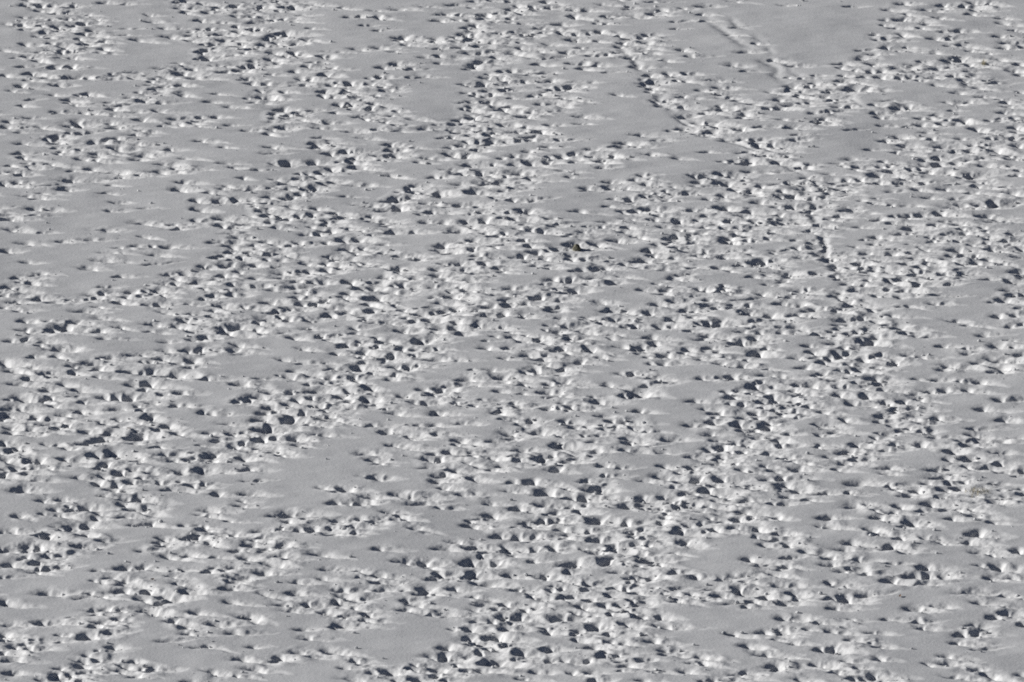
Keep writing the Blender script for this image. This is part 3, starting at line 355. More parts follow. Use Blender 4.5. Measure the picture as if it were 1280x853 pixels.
(-6.18,-7.21,0.10,0.27), (-5.91,-7.38,0.09,0.16), (-5.16,-7.45,0.13,0.20), (-4.42,-7.06,0.08,0.07), (-6.03,-7.68,0.08,0.11), (-8.17,-4.38,0.13,0.13),
(-3.27,7.56,0.19,0.13), (-2.56,7.88,0.12,0.15), (-1.22,7.96,0.13,0.17), (-2.68,6.58,0.09,0.21), (-1.46,7.20,0.21,0.27), (-2.34,7.32,0.11,0.17),
(-3.17,6.54,0.16,0.11), (-1.84,6.42,0.08,0.13), (-0.05,6.11,0.15,0.27), (-0.99,5.75,0.08,0.13), (-0.32,5.40,0.30,0.15), (-1.59,5.01,0.11,0.25),
(-2.51,5.21,0.14,0.17), (-2.02,5.36,0.24,0.32), (-1.40,5.83,0.14,0.11), (-2.37,4.59,0.19,0.15), (1.05,6.61,0.12,0.19), (1.37,7.16,0.13,0.33),
(1.98,7.20,0.08,0.27), (1.72,7.16,0.08,0.21), (2.84,7.40,0.18,0.21), (2.65,6.69,0.14,0.11), (3.41,6.81,0.09,0.13), (0.90,5.17,0.16,0.32),
(2.12,5.99,0.14,0.27), (1.82,5.75,0.10,0.25), (1.60,4.94,0.11,0.21), (2.95,4.70,0.22,0.19), (-0.72,4.01,0.16,0.23), (-0.06,4.16,0.16,0.28),
(0.42,4.47,0.11,0.25), (-1.85,3.86,0.12,0.27), (-2.28,3.63,0.10,0.17), (-1.27,3.59,0.10,0.23), (-3.03,3.20,0.24,0.23), (-0.26,3.09,0.08,0.30),
(-0.80,2.90,0.21,0.13), (0.36,2.82,0.09,0.23), (3.15,3.59,0.12,0.17), (1.30,4.01,0.11,0.17), (-2.09,3.15,0.08,0.11), (-3.26,2.44,0.11,0.25),
(-2.75,2.57,0.13,0.25), (-1.81,2.17,0.16,0.21), (-1.83,1.53,0.13,0.28), (-1.17,1.87,0.14,0.32), (-2.39,1.42,0.16,0.24), (-1.69,0.81,0.13,0.17),
(-0.53,1.61,0.11,0.13), (-0.55,0.44,0.08,0.13), (0.01,0.36,0.13,0.13), (0.38,0.03,0.16,0.15), (0.91,0.21,0.12,0.30), (0.54,-0.08,0.24,0.15),
(-3.10,0.07,0.12,0.47), (-2.70,0.25,0.19,0.26), (-2.43,-0.16,0.13,0.15), (1.80,1.81,0.12,0.24), (1.29,1.80,0.11,0.13), (1.45,1.15,0.12,0.17),
(3.03,2.06,0.15,0.17), (2.85,2.52,0.10,0.11), (3.38,2.59,0.08,0.17), (2.51,1.12,0.37,0.34), (1.92,0.44,0.12,0.21), (2.39,-0.23,0.16,0.09),
(1.20,-0.38,0.13,0.09), (1.64,2.63,0.13,0.13), (3.33,0.81,0.11,0.09), (2.57,-1.05,0.16,0.24), (1.62,-0.87,0.10,0.22), (1.78,-1.38,0.12,0.15),
(-3.14,-0.98,0.16,0.15), (-0.89,-0.87,0.13,0.17), (-0.14,-0.94,0.09,0.17), (-2.52,-2.10,0.26,0.20), (-1.78,-2.29,0.32,0.17), (-3.31,-2.89,0.06,0.17),
(0.54,-1.72,0.13,0.13), (-0.23,-2.12,0.12,0.13), (0.96,-2.10,0.13,0.15), (2.22,-2.34,0.11,0.26), (2.96,-1.83,0.18,0.13), (-0.73,-3.37,0.13,0.13),
(-1.45,-4.42,0.26,0.37), (-0.33,-4.27,0.19,0.31), (0.79,-3.37,0.14,0.37), (1.01,-2.75,0.16,0.20), (0.50,-3.75,0.16,0.24), (1.63,-3.20,0.09,0.26),
(1.60,-3.77,0.07,0.13), (1.65,-4.74,0.16,0.37), (1.28,-5.10,0.12,0.22), (3.10,-5.17,0.13,0.27), (-2.05,-5.07,0.18,0.24), (-2.30,-5.50,0.15,0.33),
(-2.87,-5.61,0.13,0.18), (-2.56,-6.14,0.08,0.15), (-2.30,-6.21,0.13,0.13), (-1.27,-5.10,0.21,0.13), (-0.41,-5.89,0.11,0.16), (0.32,-5.17,0.08,0.13),
(1.15,-5.96,0.13,0.27), (1.05,-6.03,0.11,0.16), (1.38,-6.50,0.16,0.13), (2.75,-6.99,0.18,0.35), (2.06,-5.32,0.13,0.11), (-1.80,-7.14,0.09,0.15),
(0.27,-7.51,0.13,0.20), (0.09,-7.10,0.08,0.13), (-1.23,-7.38,0.07,0.13), (1.14,-7.74,0.11,0.11), (1.84,-7.56,0.10,0.22), (2.20,-7.68,0.11,0.15),
(-3.20,-6.89,0.10,0.09), (-0.20,-4.92,0.10,0.07), (-2.78,-7.06,0.15,0.27), (3.79,7.68,0.25,0.12), (5.81,7.96,0.14,0.13), (5.61,7.40,0.19,0.25),
(9.41,7.88,0.13,0.33), (9.28,7.22,0.10,0.19), (8.26,7.68,0.16,0.13), (4.43,5.99,0.12,0.17), (5.28,5.99,0.13,0.25), (5.22,5.48,0.22,0.13),
(4.90,6.73,0.08,0.08), (6.27,6.34,0.10,0.11), (7.15,6.18,0.14,0.25), (6.99,5.83,0.10,0.11), (7.31,5.71,0.10,0.13), (5.50,4.74,0.16,0.25),
(6.76,4.30,0.24,0.15), (6.94,3.93,0.12,0.13), (6.61,4.82,0.08,0.11), (8.39,5.71,0.12,0.21), (9.68,6.07,0.16,0.23), (9.92,5.95,0.10,0.13),
(9.40,5.40,0.16,0.23), (9.07,4.55,0.15,0.32), (9.73,4.47,0.13,0.19), (10.22,3.91,0.13,0.32), (9.91,3.63,0.11,0.09), (8.58,3.20,0.07,0.34),
(7.94,4.30,0.08,0.17), (7.92,3.36,0.11,0.26), (7.70,3.43,0.08,0.15), (5.80,3.55,0.10,0.15), (6.08,3.70,0.09,0.15), (4.60,3.43,0.15,0.34),
(4.98,4.40,0.24,0.38), (8.75,6.81,0.11,0.10), (7.37,4.01,0.11,0.11), (5.30,2.67,0.11,0.23), (5.36,2.02,0.11,0.19), (3.79,1.80,0.12,0.21),
(4.07,2.06,0.12,0.26), (3.47,2.48,0.08,0.15), (5.01,1.91,0.24,0.28), (6.59,2.02,0.10,0.24), (6.89,2.25,0.16,0.43), (7.85,2.14,0.14,0.19),
(5.90,1.42,0.10,0.17), (7.64,1.23,0.09,0.09), (8.25,1.15,0.11,0.13), (8.92,1.12,0.16,0.30), (8.94,2.57,0.16,0.15), (8.96,1.76,0.12,0.11),
(9.38,3.09,0.11,0.19), (9.60,3.24,0.07,0.13), (9.72,1.34,0.10,0.08), (10.11,0.87,0.11,0.22), (3.50,0.74,0.11,0.09), (6.26,0.36,0.14,0.24),
(6.54,0.78,0.13,0.26), (8.02,0.50,0.11,0.34), (7.61,-0.01,0.14,0.37), (7.35,-0.20,0.10,0.21), (8.07,-1.27,0.14,0.50), (4.59,0.50,0.13,0.34),
(4.74,-0.23,0.13,0.24), (4.30,-0.72,0.16,0.48), (4.06,-0.81,0.11,0.28), (5.89,-0.90,0.17,0.13), (6.55,-0.68,0.13,0.09), (6.81,-1.05,0.08,0.09),
(8.38,-0.75,0.09,0.15), (9.79,-0.49,0.09,0.17), (9.84,-1.27,0.09,0.17), (9.98,-1.83,0.13,0.22), (9.34,-1.83,0.12,0.22), (5.06,-1.50,0.12,0.26),
(6.23,-1.94,0.15,0.19), (7.05,-1.83,0.11,0.17), (7.65,-2.10,0.08,0.17), (7.50,-2.84,0.09,0.26), (6.82,-2.56,0.13,0.24), (4.98,-2.60,0.15,0.37),
(4.62,-2.56,0.09,0.17), (9.56,-3.02,0.16,0.26), (3.91,-3.80,0.10,0.26), (3.65,-3.91,0.13,0.17), (4.64,-4.38,0.18,0.20), (6.19,-4.45,0.09,0.18),
(6.77,-4.31,0.08,0.20), (7.14,-4.17,0.16,0.31), (8.36,-3.98,0.17,0.22), (8.77,-4.11,0.08,0.17), (9.92,-4.02,0.09,0.11), (4.34,-5.21,0.10,0.20),
(7.87,-5.21,0.15,0.37), (8.08,-4.82,0.06,0.13), (8.50,-5.10,0.09,0.18), (9.70,-5.07,0.21,0.46), (9.26,-4.96,0.09,0.20), (9.08,-5.57,0.09,0.15),
(6.97,-6.00,0.13,0.24), (7.11,-6.60,0.14,0.24), (7.36,-5.86,0.13,0.15), (9.32,-6.14,0.16,0.20), (5.91,-7.03,0.15,0.18), (3.64,-6.46,0.10,0.26),
(4.14,-6.00,0.31,0.46), (8.41,-6.43,0.17,0.24), (8.52,-6.89,0.08,0.25), (8.09,-6.99,0.11,0.25), (8.77,-7.35,0.09,0.16), (9.08,-6.78,0.11,0.18),
(9.56,-7.42,0.13,0.24), (6.99,-7.17,0.08,0.09), (7.40,-7.24,0.09,0.13), (8.44,-7.74,0.10,0.07), (3.65,-0.53,0.24,0.07), (11.03,7.72,0.11,0.17),
(12.19,7.92,0.14,0.17), (11.43,6.81,0.15,0.25), (12.10,7.22,0.09,0.25), (12.83,7.13,0.14,0.25), (13.23,7.40,0.16,0.27), (13.77,7.99,0.16,0.13),
(13.78,6.61,0.13,0.33), (14.37,7.40,0.16,0.15), (14.73,7.92,0.11,0.12), (14.70,7.36,0.11,0.15), (14.85,6.73,0.15,0.17), (15.36,7.99,0.14,0.10),
(16.22,7.32,0.16,0.13), (16.95,7.20,0.12,0.25), (17.29,7.88,0.08,0.12), (10.97,5.44,0.14,0.25), (11.64,6.07,0.14,0.32), (11.96,5.91,0.14,0.29),
(13.21,5.95,0.16,0.31), (12.73,6.07,0.10,0.15), (13.66,5.68,0.08,0.19), (13.19,5.07,0.10,0.11), (14.48,5.33,0.22,0.10), (16.82,5.99,0.14,0.19),
(16.94,5.36,0.16,0.21), (16.58,4.78,0.19,0.38), (16.24,4.51,0.13,0.15), (14.22,4.43,0.11,0.13), (11.41,4.40,0.16,0.27), (11.73,4.30,0.16,0.19),
(12.08,3.78,0.10,0.25), (10.84,3.72,0.12,0.21), (10.37,3.82,0.11,0.32), (11.32,4.78,0.16,0.15), (13.09,4.05,0.10,0.08), (17.03,3.78,0.11,0.13),
(17.25,5.56,0.06,0.19), (11.69,2.82,0.10,0.19), (11.15,2.63,0.24,0.28), (12.18,2.36,0.12,0.13), (12.75,3.01,0.15,0.19), (12.53,1.95,0.11,0.11),
(14.75,2.44,0.16,0.09), (15.23,1.95,0.15,0.11), (16.23,2.97,0.11,0.19), (16.84,3.09,0.10,0.21), (16.63,1.68,0.14,0.23), (17.00,1.95,0.06,0.17),
(10.83,0.81,0.10,0.19), (11.24,1.00,0.24,0.26), (11.46,1.25,0.10,0.23), (11.79,1.46,0.11,0.17), (12.08,0.70,0.19,0.32), (11.78,0.03,0.19,0.54),
(12.89,1.53,0.12,0.30), (13.07,0.97,0.12,0.15), (13.86,0.74,0.16,0.13), (15.70,0.85,0.13,0.21), (16.57,0.21,0.19,0.09), (16.05,-0.38,0.16,0.24),
(10.69,-0.12,0.16,0.17), (10.90,-0.72,0.12,0.22), (11.01,-1.27,0.08,0.15), (10.79,-1.50,0.12,0.33), (14.25,-0.42,0.12,0.22), (15.03,-1.20,0.13,0.19),
(14.98,-0.72,0.11,0.09), (10.44,-1.75,0.13,0.24), (11.54,-1.83,0.21,0.33), (11.90,-1.61,0.08,0.20), (12.09,-1.46,0.08,0.13), (12.55,-2.23,0.12,0.43),
(16.76,-1.42,0.13,0.22), (16.01,-1.97,0.24,0.37), (16.47,-2.20,0.08,0.24), (16.01,-2.89,0.31,0.28), (15.79,-3.44,0.12,0.11), (15.29,-2.34,0.12,0.22),
(10.13,-2.47,0.09,0.31), (11.03,-2.60,0.09,0.24), (11.92,-2.71,0.16,0.18), (11.35,-3.22,0.10,0.20), (11.00,-3.44,0.07,0.18), (14.34,-2.65,0.21,0.31),
(14.14,-3.04,0.18,0.13), (13.24,-4.20,0.10,0.09), (13.89,-4.20,0.17,0.13), (14.54,-4.35,0.06,0.13), (15.24,-4.42,0.13,0.20), (10.15,-3.77,0.10,0.17),
(11.80,-4.29,0.21,0.31), (11.94,-4.74,0.13,0.17), (10.66,-5.25,0.13,0.38), (11.36,-5.43,0.16,0.27), (13.54,-5.53,0.16,0.20), (14.02,-5.39,0.11,0.20),
(14.80,-5.43,0.10,0.18), (13.00,-5.78,0.18,0.18), (13.18,-6.46,0.13,0.16), (15.84,-6.53,0.14,0.31), (10.55,-6.25,0.13,0.26), (11.42,-6.32,0.11,0.18),
(10.97,-7.17,0.11,0.24), (12.07,-6.96,0.17,0.25), (12.61,-6.82,0.09,0.24), (11.58,-7.38,0.10,0.13), (12.32,-7.59,0.13,0.20), (12.91,-7.52,0.13,0.29),
(15.13,-7.52,0.11,0.20), (13.47,-1.64,0.16,0.19), (13.06,-1.55,0.16,0.15), (10.57,-4.38,0.16,0.11), (12.03,-5.46,0.10,0.22), (-16.17,-8.35,0.21,0.33),
(-16.31,-8.73,0.09,0.16), (-15.27,-8.59,0.13,0.36), (-14.33,-8.21,0.14,0.22), (-13.73,-7.96,0.11,0.16), (-14.85,-9.40,0.14,0.16), (-14.42,-8.98,0.10,0.18),
(-14.21,-9.43,0.12,0.27), (-15.28,-9.95,0.14,0.18), (-15.43,-10.47,0.15,0.25), (-12.99,-9.26,0.12,0.14), (-13.51,-10.13,0.13,0.20), (-13.49,-11.50,0.14,0.21),
(-14.07,-11.94,0.13,0.14), (-14.70,-11.57,0.09,0.13), (-12.86,-10.37,0.16,0.36), (-12.98,-10.95,0.15,0.21), (-13.17,-11.21,0.18,0.11), (-12.39,-9.08,0.11,0.20),
(-12.00,-9.22,0.15,0.20), (-11.61,-8.73,0.14,0.33), (-11.90,-8.00,0.09,0.16), (-11.86,-10.57,0.25,0.54), (-12.10,-10.87,0.13,0.32), (-11.87,-11.47,0.21,0.13),
(-11.27,-9.95,0.12,0.22), (-11.02,-9.57,0.09,0.18), (-10.61,-10.44,0.20,0.22), (-9.89,-8.14,0.08,0.14), (-16.02,-9.66,0.08,0.16), (-15.92,-10.30,0.13,0.14),
(-16.13,-11.55,0.08,0.32), (-15.72,-12.40,0.12,0.20), (-15.67,-11.94,0.08,0.16), (-15.99,-13.25,0.14,0.34), (-13.14,-12.76,0.16,0.36), (-14.08,-13.25,0.15,0.28),
(-12.60,-12.49,0.18,0.21), (-12.39,-12.73,0.20,0.09), (-11.09,-11.91,0.07,0.18), (-10.95,-12.59,0.09,0.23), (-15.12,-13.54,0.15,0.23), (-14.87,-13.44,0.08,0.25),
(-14.92,-14.14,0.11,0.16), (-13.79,-13.84,0.07,0.09), (-15.12,-14.74,0.14,0.21), (-14.83,-15.42,0.17,0.14), (-15.95,-14.93,0.08,0.30), (-13.40,-15.14,0.28,0.23),
(-12.75,-13.80,0.09,0.28), (-12.92,-14.09,0.09,0.14), (-12.26,-14.58,0.13,0.32), (-11.86,-14.21,0.18,0.18), (-11.27,-14.51,0.25,0.30), (-11.76,-13.25,0.09,0.16),
(-10.62,-13.23,0.11,0.23), (-10.09,-13.06,0.15,0.27), (-10.24,-14.54,0.14,0.37), (-9.76,-14.21,0.13,0.32), (-10.00,-15.84,0.12,0.26), (-12.90,-15.64,0.10,0.19),
(-12.78,-14.93,0.13,0.18), (-12.29,-15.87,0.12,0.21), (-11.86,-15.59,0.12,0.28), (-11.01,-15.59,0.07,0.32), (-10.60,-16.27,0.15,0.14), (-15.19,-16.43,0.25,0.37),
(-14.50,-17.45,0.09,0.19), (-13.90,-17.35,0.12,0.17), (-12.63,-16.99,0.09,0.09), (-12.41,-16.33,0.15,0.21), (-12.00,-17.12,0.16,0.24), (-11.62,-17.25,0.12,0.44),
(-11.57,-18.26,0.22,0.38), (-11.31,-18.13,0.10,0.23), (-13.52,-18.29,0.16,0.24), (-13.14,-18.10,0.16,0.30), (-12.76,-18.65,0.14,0.21), (-15.13,-19.02,0.16,0.24),
(-14.04,-18.81,0.07,0.12), (-13.43,-19.93,0.22,0.55), (-13.03,-19.71,0.20,0.38), (-13.82,-20.09,0.15,0.10), (-11.88,-19.00,0.16,0.16), (-11.36,-19.77,0.20,0.09),
(-11.11,-19.68,0.07,0.17), (-15.21,-20.57,0.13,0.29), (-15.57,-20.57,0.08,0.22), (-14.19,-20.95,0.15,0.34), (-14.47,-21.01,0.10,0.10), (-13.02,-20.82,0.12,0.09),
(-12.38,-21.41,0.12,0.15), (-10.58,-21.17,0.11,0.15), (-10.49,-21.73,0.11,0.19), (-10.74,-21.57,0.10,0.12), (-9.88,-21.11,0.15,0.28), (-9.66,-20.94,0.09,0.17),
(-9.55,-18.81,0.11,0.12), (-14.72,-21.88,0.15,0.17), (-14.40,-21.88,0.10,0.14), (-13.16,-21.84,0.12,0.19), (-9.39,-21.62,0.10,0.12), (-9.45,-20.30,0.06,0.21),
(-9.67,-8.21,0.18,0.27), (-7.92,-8.14,0.13,0.24), (-7.57,-8.00,0.08,0.18), (-7.13,-8.91,0.13,0.51), (-7.28,-8.14,0.14,0.14), (-6.74,-8.07,0.07,0.25),
(-8.00,-9.01,0.19,0.32), (-8.00,-10.02,0.14,0.31), (-7.74,-9.85,0.11,0.31), (-7.96,-10.95,0.16,0.50), (-9.04,-9.40,0.22,0.16), (-5.87,-7.93,0.13,0.09),
(-5.81,-8.38,0.15,0.13), (-5.67,-8.84,0.26,0.22), (-3.71,-8.14,0.17,0.20), (-3.98,-10.13,0.16,0.38), (-4.45,-9.43,0.15,0.14), (-6.48,-9.33,0.07,0.25),
(-6.25,-9.43,0.09,0.16), (-8.87,-10.44,0.10,0.20), (-9.61,-10.44,0.13,0.13), (-9.33,-11.12,0.16,0.21), (-8.78,-11.67,0.14,0.23), (-8.52,-11.40,0.07,0.25),
(-8.21,-12.08,0.13,0.14), (-7.53,-10.88,0.11,0.20), (-6.97,-10.95,0.17,0.36), (-6.78,-11.57,0.17,0.14), (-5.99,-10.54,0.25,0.14), (-3.77,-11.67,0.15,0.21),
(-3.30,-11.98,0.06,0.12), (-8.51,-12.86,0.17,0.27), (-9.55,-12.69,0.13,0.21), (-9.35,-12.57,0.10,0.18), (-9.42,-13.13,0.15,0.18), (-7.49,-12.35,0.17,0.16),
(-7.30,-12.69,0.09,0.18), (-4.55,-12.59,0.20,0.30), (-4.36,-13.30,0.16,0.21), (-4.15,-13.75,0.11,0.09), (-8.26,-14.21,0.22,0.30), (-8.17,-15.41,0.11,0.09),
(-4.28,-15.01,0.23,0.33), (-9.14,-16.69,0.13,0.18), (-8.18,-16.69,0.15,0.21), (-8.34,-17.97,0.14,0.16), (-5.88,-16.20,0.12,0.09), (-5.13,-16.33,0.20,0.37),
(-5.43,-16.53,0.10,0.12), (-3.35,-17.02,0.27,0.33), (-4.33,-17.15,0.14,0.19), (-5.45,-17.80,0.15,0.23), (-5.10,-17.77,0.12,0.28), (-4.66,-17.77,0.16,0.30),
(-3.73,-18.65,0.13,0.17), (-9.21,-18.45,0.20,0.31), (-9.39,-18.94,0.07,0.10), (-6.81,-18.81,0.22,0.43), (-7.27,-18.94,0.17,0.16), (-5.29,-19.45,0.22,0.17),
(-5.06,-19.55,0.10,0.16), (-4.63,-19.36,0.09,0.16), (-4.28,-19.61,0.12,0.14), (-3.52,-19.39,0.10,0.17), (-3.27,-19.29,0.07,0.17), (-4.83,-20.09,0.09,0.19),
(-5.08,-20.25,0.11,0.12), (-5.54,-20.25,0.06,0.17), (-9.29,-20.30,0.11,0.19), (-8.88,-20.79,0.23,0.17), (-8.47,-20.73,0.10,0.12), (-7.64,-20.47,0.18,0.19),
(-6.49,-20.47,0.16,0.28), (-6.10,-20.35,0.19,0.36), (-5.38,-20.89,0.17,0.19), (-9.22,-21.58,0.14,0.17), (-7.89,-21.80,0.17,0.19), (-6.92,-21.87,0.19,0.15),
(-4.80,-20.78,0.09,0.12), (-7.08,-20.38,0.07,0.21), (-2.33,-8.24,0.13,0.25), (-0.40,-8.24,0.15,0.14), (1.17,-7.89,0.10,0.09), (1.83,-8.03,0.08,0.22),
(2.81,-8.63,0.09,0.13), (0.60,-9.12,0.09,0.27), (1.67,-9.15,0.08,0.23), (-3.02,-9.48,0.09,0.11), (-2.51,-9.57,0.14,0.16), (-1.58,-9.36,0.15,0.16),
(0.31,-9.57,0.10,0.11), (0.01,-9.01,0.15,0.09), (0.85,-10.26,0.18,0.31), (2.99,-10.02,0.13,0.16), (1.98,-9.78,0.11,0.13), (1.61,-10.81,0.06,0.16),
(-2.36,-10.50,0.11,0.18), (-0.04,-10.47,0.17,0.29), (0.01,-10.95,0.13,0.13), (-1.67,-11.30,0.17,0.20), (-0.55,-11.33,0.11,0.11), (1.50,-11.81,0.13,0.46),
(0.34,-12.25,0.18,0.27), (0.08,-12.32,0.08,0.11), (2.55,-11.40,0.10,0.13), (2.72,-12.28,0.13,0.20), (3.21,-9.19,0.08,0.20), (-2.42,-12.62,0.13,0.18),
(-1.95,-12.45,0.15,0.23), (-2.64,-13.23,0.18,0.18), (-2.26,-13.20,0.09,0.23), (-1.48,-12.96,0.11,0.09), (-1.23,-12.89,0.09,0.20), (-0.62,-13.03,0.17,0.20),
(0.18,-13.40,0.09,0.14), (0.94,-13.08,0.10,0.48), (1.04,-13.54,0.11,0.21), (1.27,-12.83,0.11,0.18), (1.75,-13.37,0.20,0.32), (2.08,-13.03,0.18,0.11),
(2.85,-13.87,0.12,0.25), (1.37,-14.27,0.11,0.32), (-1.82,-14.34,0.20,0.30), (-2.22,-14.88,0.14,0.18), (-2.19,-15.44,0.18,0.28), (-0.62,-14.24,0.14,0.19),
(-1.29,-15.21,0.09,0.25), (0.08,-15.77,0.13,0.21), (0.61,-15.67,0.16,0.37), (2.33,-15.64,0.14,0.12), (2.62,-16.27,0.21,0.35), (-2.11,-16.20,0.12,0.19),
(-1.48,-16.79,0.27,0.18), (-0.04,-16.50,0.15,0.11), (-3.13,-17.07,0.06,0.44), (-2.81,-17.77,0.30,0.19), (1.08,-16.69,0.24,0.39), (1.84,-17.09,0.16,0.33),
(2.24,-17.05,0.17,0.31), (1.79,-17.93,0.12,0.24), (1.02,-17.84,0.16,0.28), (0.21,-18.16,0.14,0.26), (-0.63,-18.74,0.20,0.23), (-0.64,-17.64,0.15,0.12),
(1.29,-18.49,0.20,0.10), (1.73,-16.33,0.07,0.09), (2.26,-17.80,0.07,0.12), (-2.17,-18.10,0.12,0.09), (-1.25,-19.36,0.11,0.10), (-1.20,-19.80,0.14,0.17),
(-0.75,-19.90,0.09,0.10), (0.38,-19.55,0.11,0.24), (0.89,-19.26,0.07,0.28), (1.24,-19.26,0.15,0.43), (1.48,-19.26,0.15,0.38), (2.62,-19.26,0.21,0.49),
(1.48,-20.09,0.16,0.19), (-2.93,-20.25,0.16,0.17), (-0.36,-20.82,0.14,0.28), (0.15,-20.95,0.10,0.33), (0.69,-20.89,0.11,0.28), (2.42,-20.47,0.11,0.29),
(1.77,-20.62,0.15,0.24), (2.57,-21.17,0.20,0.31), (-1.70,-21.49,0.16,0.19), (1.27,-21.77,0.12,0.22), (3.03,-21.84,0.10,0.27), (-1.33,-21.90,0.10,0.09),
(-0.14,-21.90,0.10,0.09), (0.57,-19.90,0.09,0.16), (1.64,-21.09,0.10,0.10), (-2.70,-14.14,0.15,0.09), (2.20,-21.93,0.15,0.07), (3.06,-14.93,0.11,0.09),
(4.06,-8.10,0.09,0.20), (3.32,-9.31,0.09,0.16), (3.52,-9.31,0.20,0.27), (3.82,-9.92,0.10,0.07), (6.62,-8.28,0.14,0.29), (7.86,-8.14,0.12,0.31),
(8.63,-8.28,0.09,0.16), (8.49,-7.89,0.09,0.09), (9.06,-8.00,0.08,0.16), (7.48,-8.80,0.18,0.20), (7.21,-9.47,0.12,0.36), (8.10,-9.67,0.14,0.47),
(7.78,-10.02,0.09,0.14), (7.34,-10.09,0.06,0.11), (5.72,-9.57,0.17,0.22), (6.42,-9.22,0.13,0.13), (6.26,-10.47,0.13,0.18), (3.63,-10.95,0.11,0.21),
(3.72,-11.40,0.09,0.14), (5.08,-10.99,0.19,0.21), (3.55,-12.22,0.10,0.21), (7.81,-10.75,0.18,0.27), (7.43,-11.40,0.20,0.41), (7.00,-11.38,0.18,0.30),
(6.63,-11.77,0.18,0.36), (6.30,-12.05,0.13,0.18), (7.28,-12.25,0.13,0.20), (8.50,-11.57,0.11,0.20), (9.77,-9.36,0.08,0.16), (8.34,-10.95,0.13,0.23),
(9.65,-11.74,0.08,0.11), (6.61,-12.69,0.17,0.25), (6.53,-13.00,0.21,0.20), (6.47,-13.44,0.15,0.20), (4.75,-12.39,0.17,0.16), (5.62,-12.83,0.13,0.20),
(8.03,-12.52,0.11,0.18), (8.73,-12.86,0.15,0.23), (8.84,-13.37,0.10,0.09), (6.97,-13.47,0.08,0.18), (7.20,-14.21,0.15,0.19), (4.72,-13.84,0.09,0.16),
(5.65,-13.91,0.16,0.27), (5.36,-14.41,0.18,0.25), (5.14,-14.26,0.09,0.14), (3.41,-14.07,0.09,0.18), (4.70,-14.94,0.17,0.28), (5.39,-15.54,0.17,0.28),
(5.74,-15.21,0.09,0.35), (6.52,-15.14,0.12,0.32), (6.26,-14.54,0.09,0.11), (5.08,-16.07,0.14,0.23), (6.02,-16.30,0.14,0.32), (5.91,-15.77,0.07,0.16),
(6.28,-15.70,0.15,0.21), (8.28,-14.24,0.13,0.12), (7.92,-13.77,0.06,0.14), (8.99,-14.01,0.15,0.25), (8.45,-14.97,0.09,0.33), (7.97,-15.14,0.18,0.16),
(4.22,-15.37,0.16,0.12), (7.37,-16.07,0.15,0.19), (7.71,-16.33,0.15,0.12), (8.47,-15.84,0.15,0.26), (8.88,-16.27,0.09,0.26), (8.56,-16.92,0.11,0.30),
(3.34,-17.25,0.17,0.12), (4.01,-17.22,0.12,0.28), (4.64,-17.05,0.08,0.19), (5.34,-16.76,0.08,0.18), (5.64,-16.73,0.12,0.26), (6.36,-16.74,0.11,0.26),
(6.34,-17.38,0.10,0.14), (3.58,-17.87,0.18,0.35), (4.05,-18.13,0.09,0.16), (5.09,-17.97,0.06,0.23), (4.87,-17.58,0.15,0.10), (5.39,-17.74,0.12,0.28),
(6.02,-17.97,0.12,0.24), (4.56,-18.49,0.14,0.21), (7.26,-17.45,0.17,0.24), (6.82,-17.80,0.15,0.14), (8.09,-17.72,0.09,0.17), (7.10,-18.55,0.16,0.21),
(5.82,-18.58,0.12,0.10), (9.12,-17.40,0.15,0.09), (3.53,-19.58,0.11,0.38), (4.59,-19.55,0.11,0.16), (4.74,-19.13,0.09,0.12), (6.91,-19.29,0.11,0.21),
(7.37,-19.26,0.06,0.14), (8.14,-19.13,0.10,0.19), (5.44,-19.90,0.11,0.14), (6.19,-20.32,0.12,0.21), (6.81,-20.22,0.12,0.17), (4.01,-20.35,0.07,0.14),
(3.64,-20.67,0.13,0.34), (3.65,-21.11,0.09,0.12), (4.00,-21.14,0.07,0.09), (5.11,-20.57,0.12,0.34), (5.23,-21.55,0.13,0.34), (3.79,-21.65,0.12,0.27),
(4.13,-21.77,0.12,0.22), (3.18,-21.80,0.09,0.26), (8.21,-20.70,0.20,0.17), (8.10,-21.27,0.21,0.19), (7.49,-20.30,0.05,0.14), (7.81,-21.90,0.15,0.10),
(8.39,-21.80,0.10,0.17), (6.53,-19.58,0.22,0.26), (9.73,-10.44,0.05,0.11), (10.03,-8.07,0.16,0.20), (9.84,-9.40,0.07,0.20), (9.81,-10.50,0.08,0.16),
(11.87,-8.45,0.14,0.24), (11.81,-9.08,0.12,0.20), (10.62,-8.87,0.11,0.16), (12.31,-7.89,0.09,0.09), (12.58,-8.63,0.11,0.13), (12.18,-9.40,0.14,0.16),
(13.17,-9.12,0.14,0.22), (13.64,-8.59,0.11,0.22), (15.77,-8.70,0.14,0.25), (16.09,-10.78,0.20,0.16), (10.31,-10.16,0.11,0.22), (12.46,-10.09,0.11,0.16),
(13.02,-9.99,0.13,0.22), (13.45,-10.64,0.12,0.16), (14.75,-9.67,0.13,0.22), (14.66,-10.40,0.17,0.13), (14.27,-11.06,0.11,0.21), (14.92,-10.99,0.18,0.27),
(14.56,-11.64,0.19,0.23), (10.89,-11.57,0.11,0.29), (11.51,-10.75,0.08,0.11), (12.07,-11.50,0.09,0.18), (12.97,-11.50,0.12,0.30), (11.83,-12.05,0.09,0.25),
(13.89,-12.25,0.16,0.39), (15.33,-12.35,0.14,0.16), (10.58,-12.35,0.19,0.14), (11.25,-12.49,0.14,0.12), (10.05,-12.86,0.14,0.18), (10.85,-13.13,0.14,0.16),
(10.48,-13.44,0.17,0.28), (13.77,-13.17,0.14,0.18), (14.43,-13.08,0.18,0.39), (14.94,-13.87,0.25,0.12), (15.32,-13.42,0.09,0.18), (10.15,-14.11,0.09,0.12),
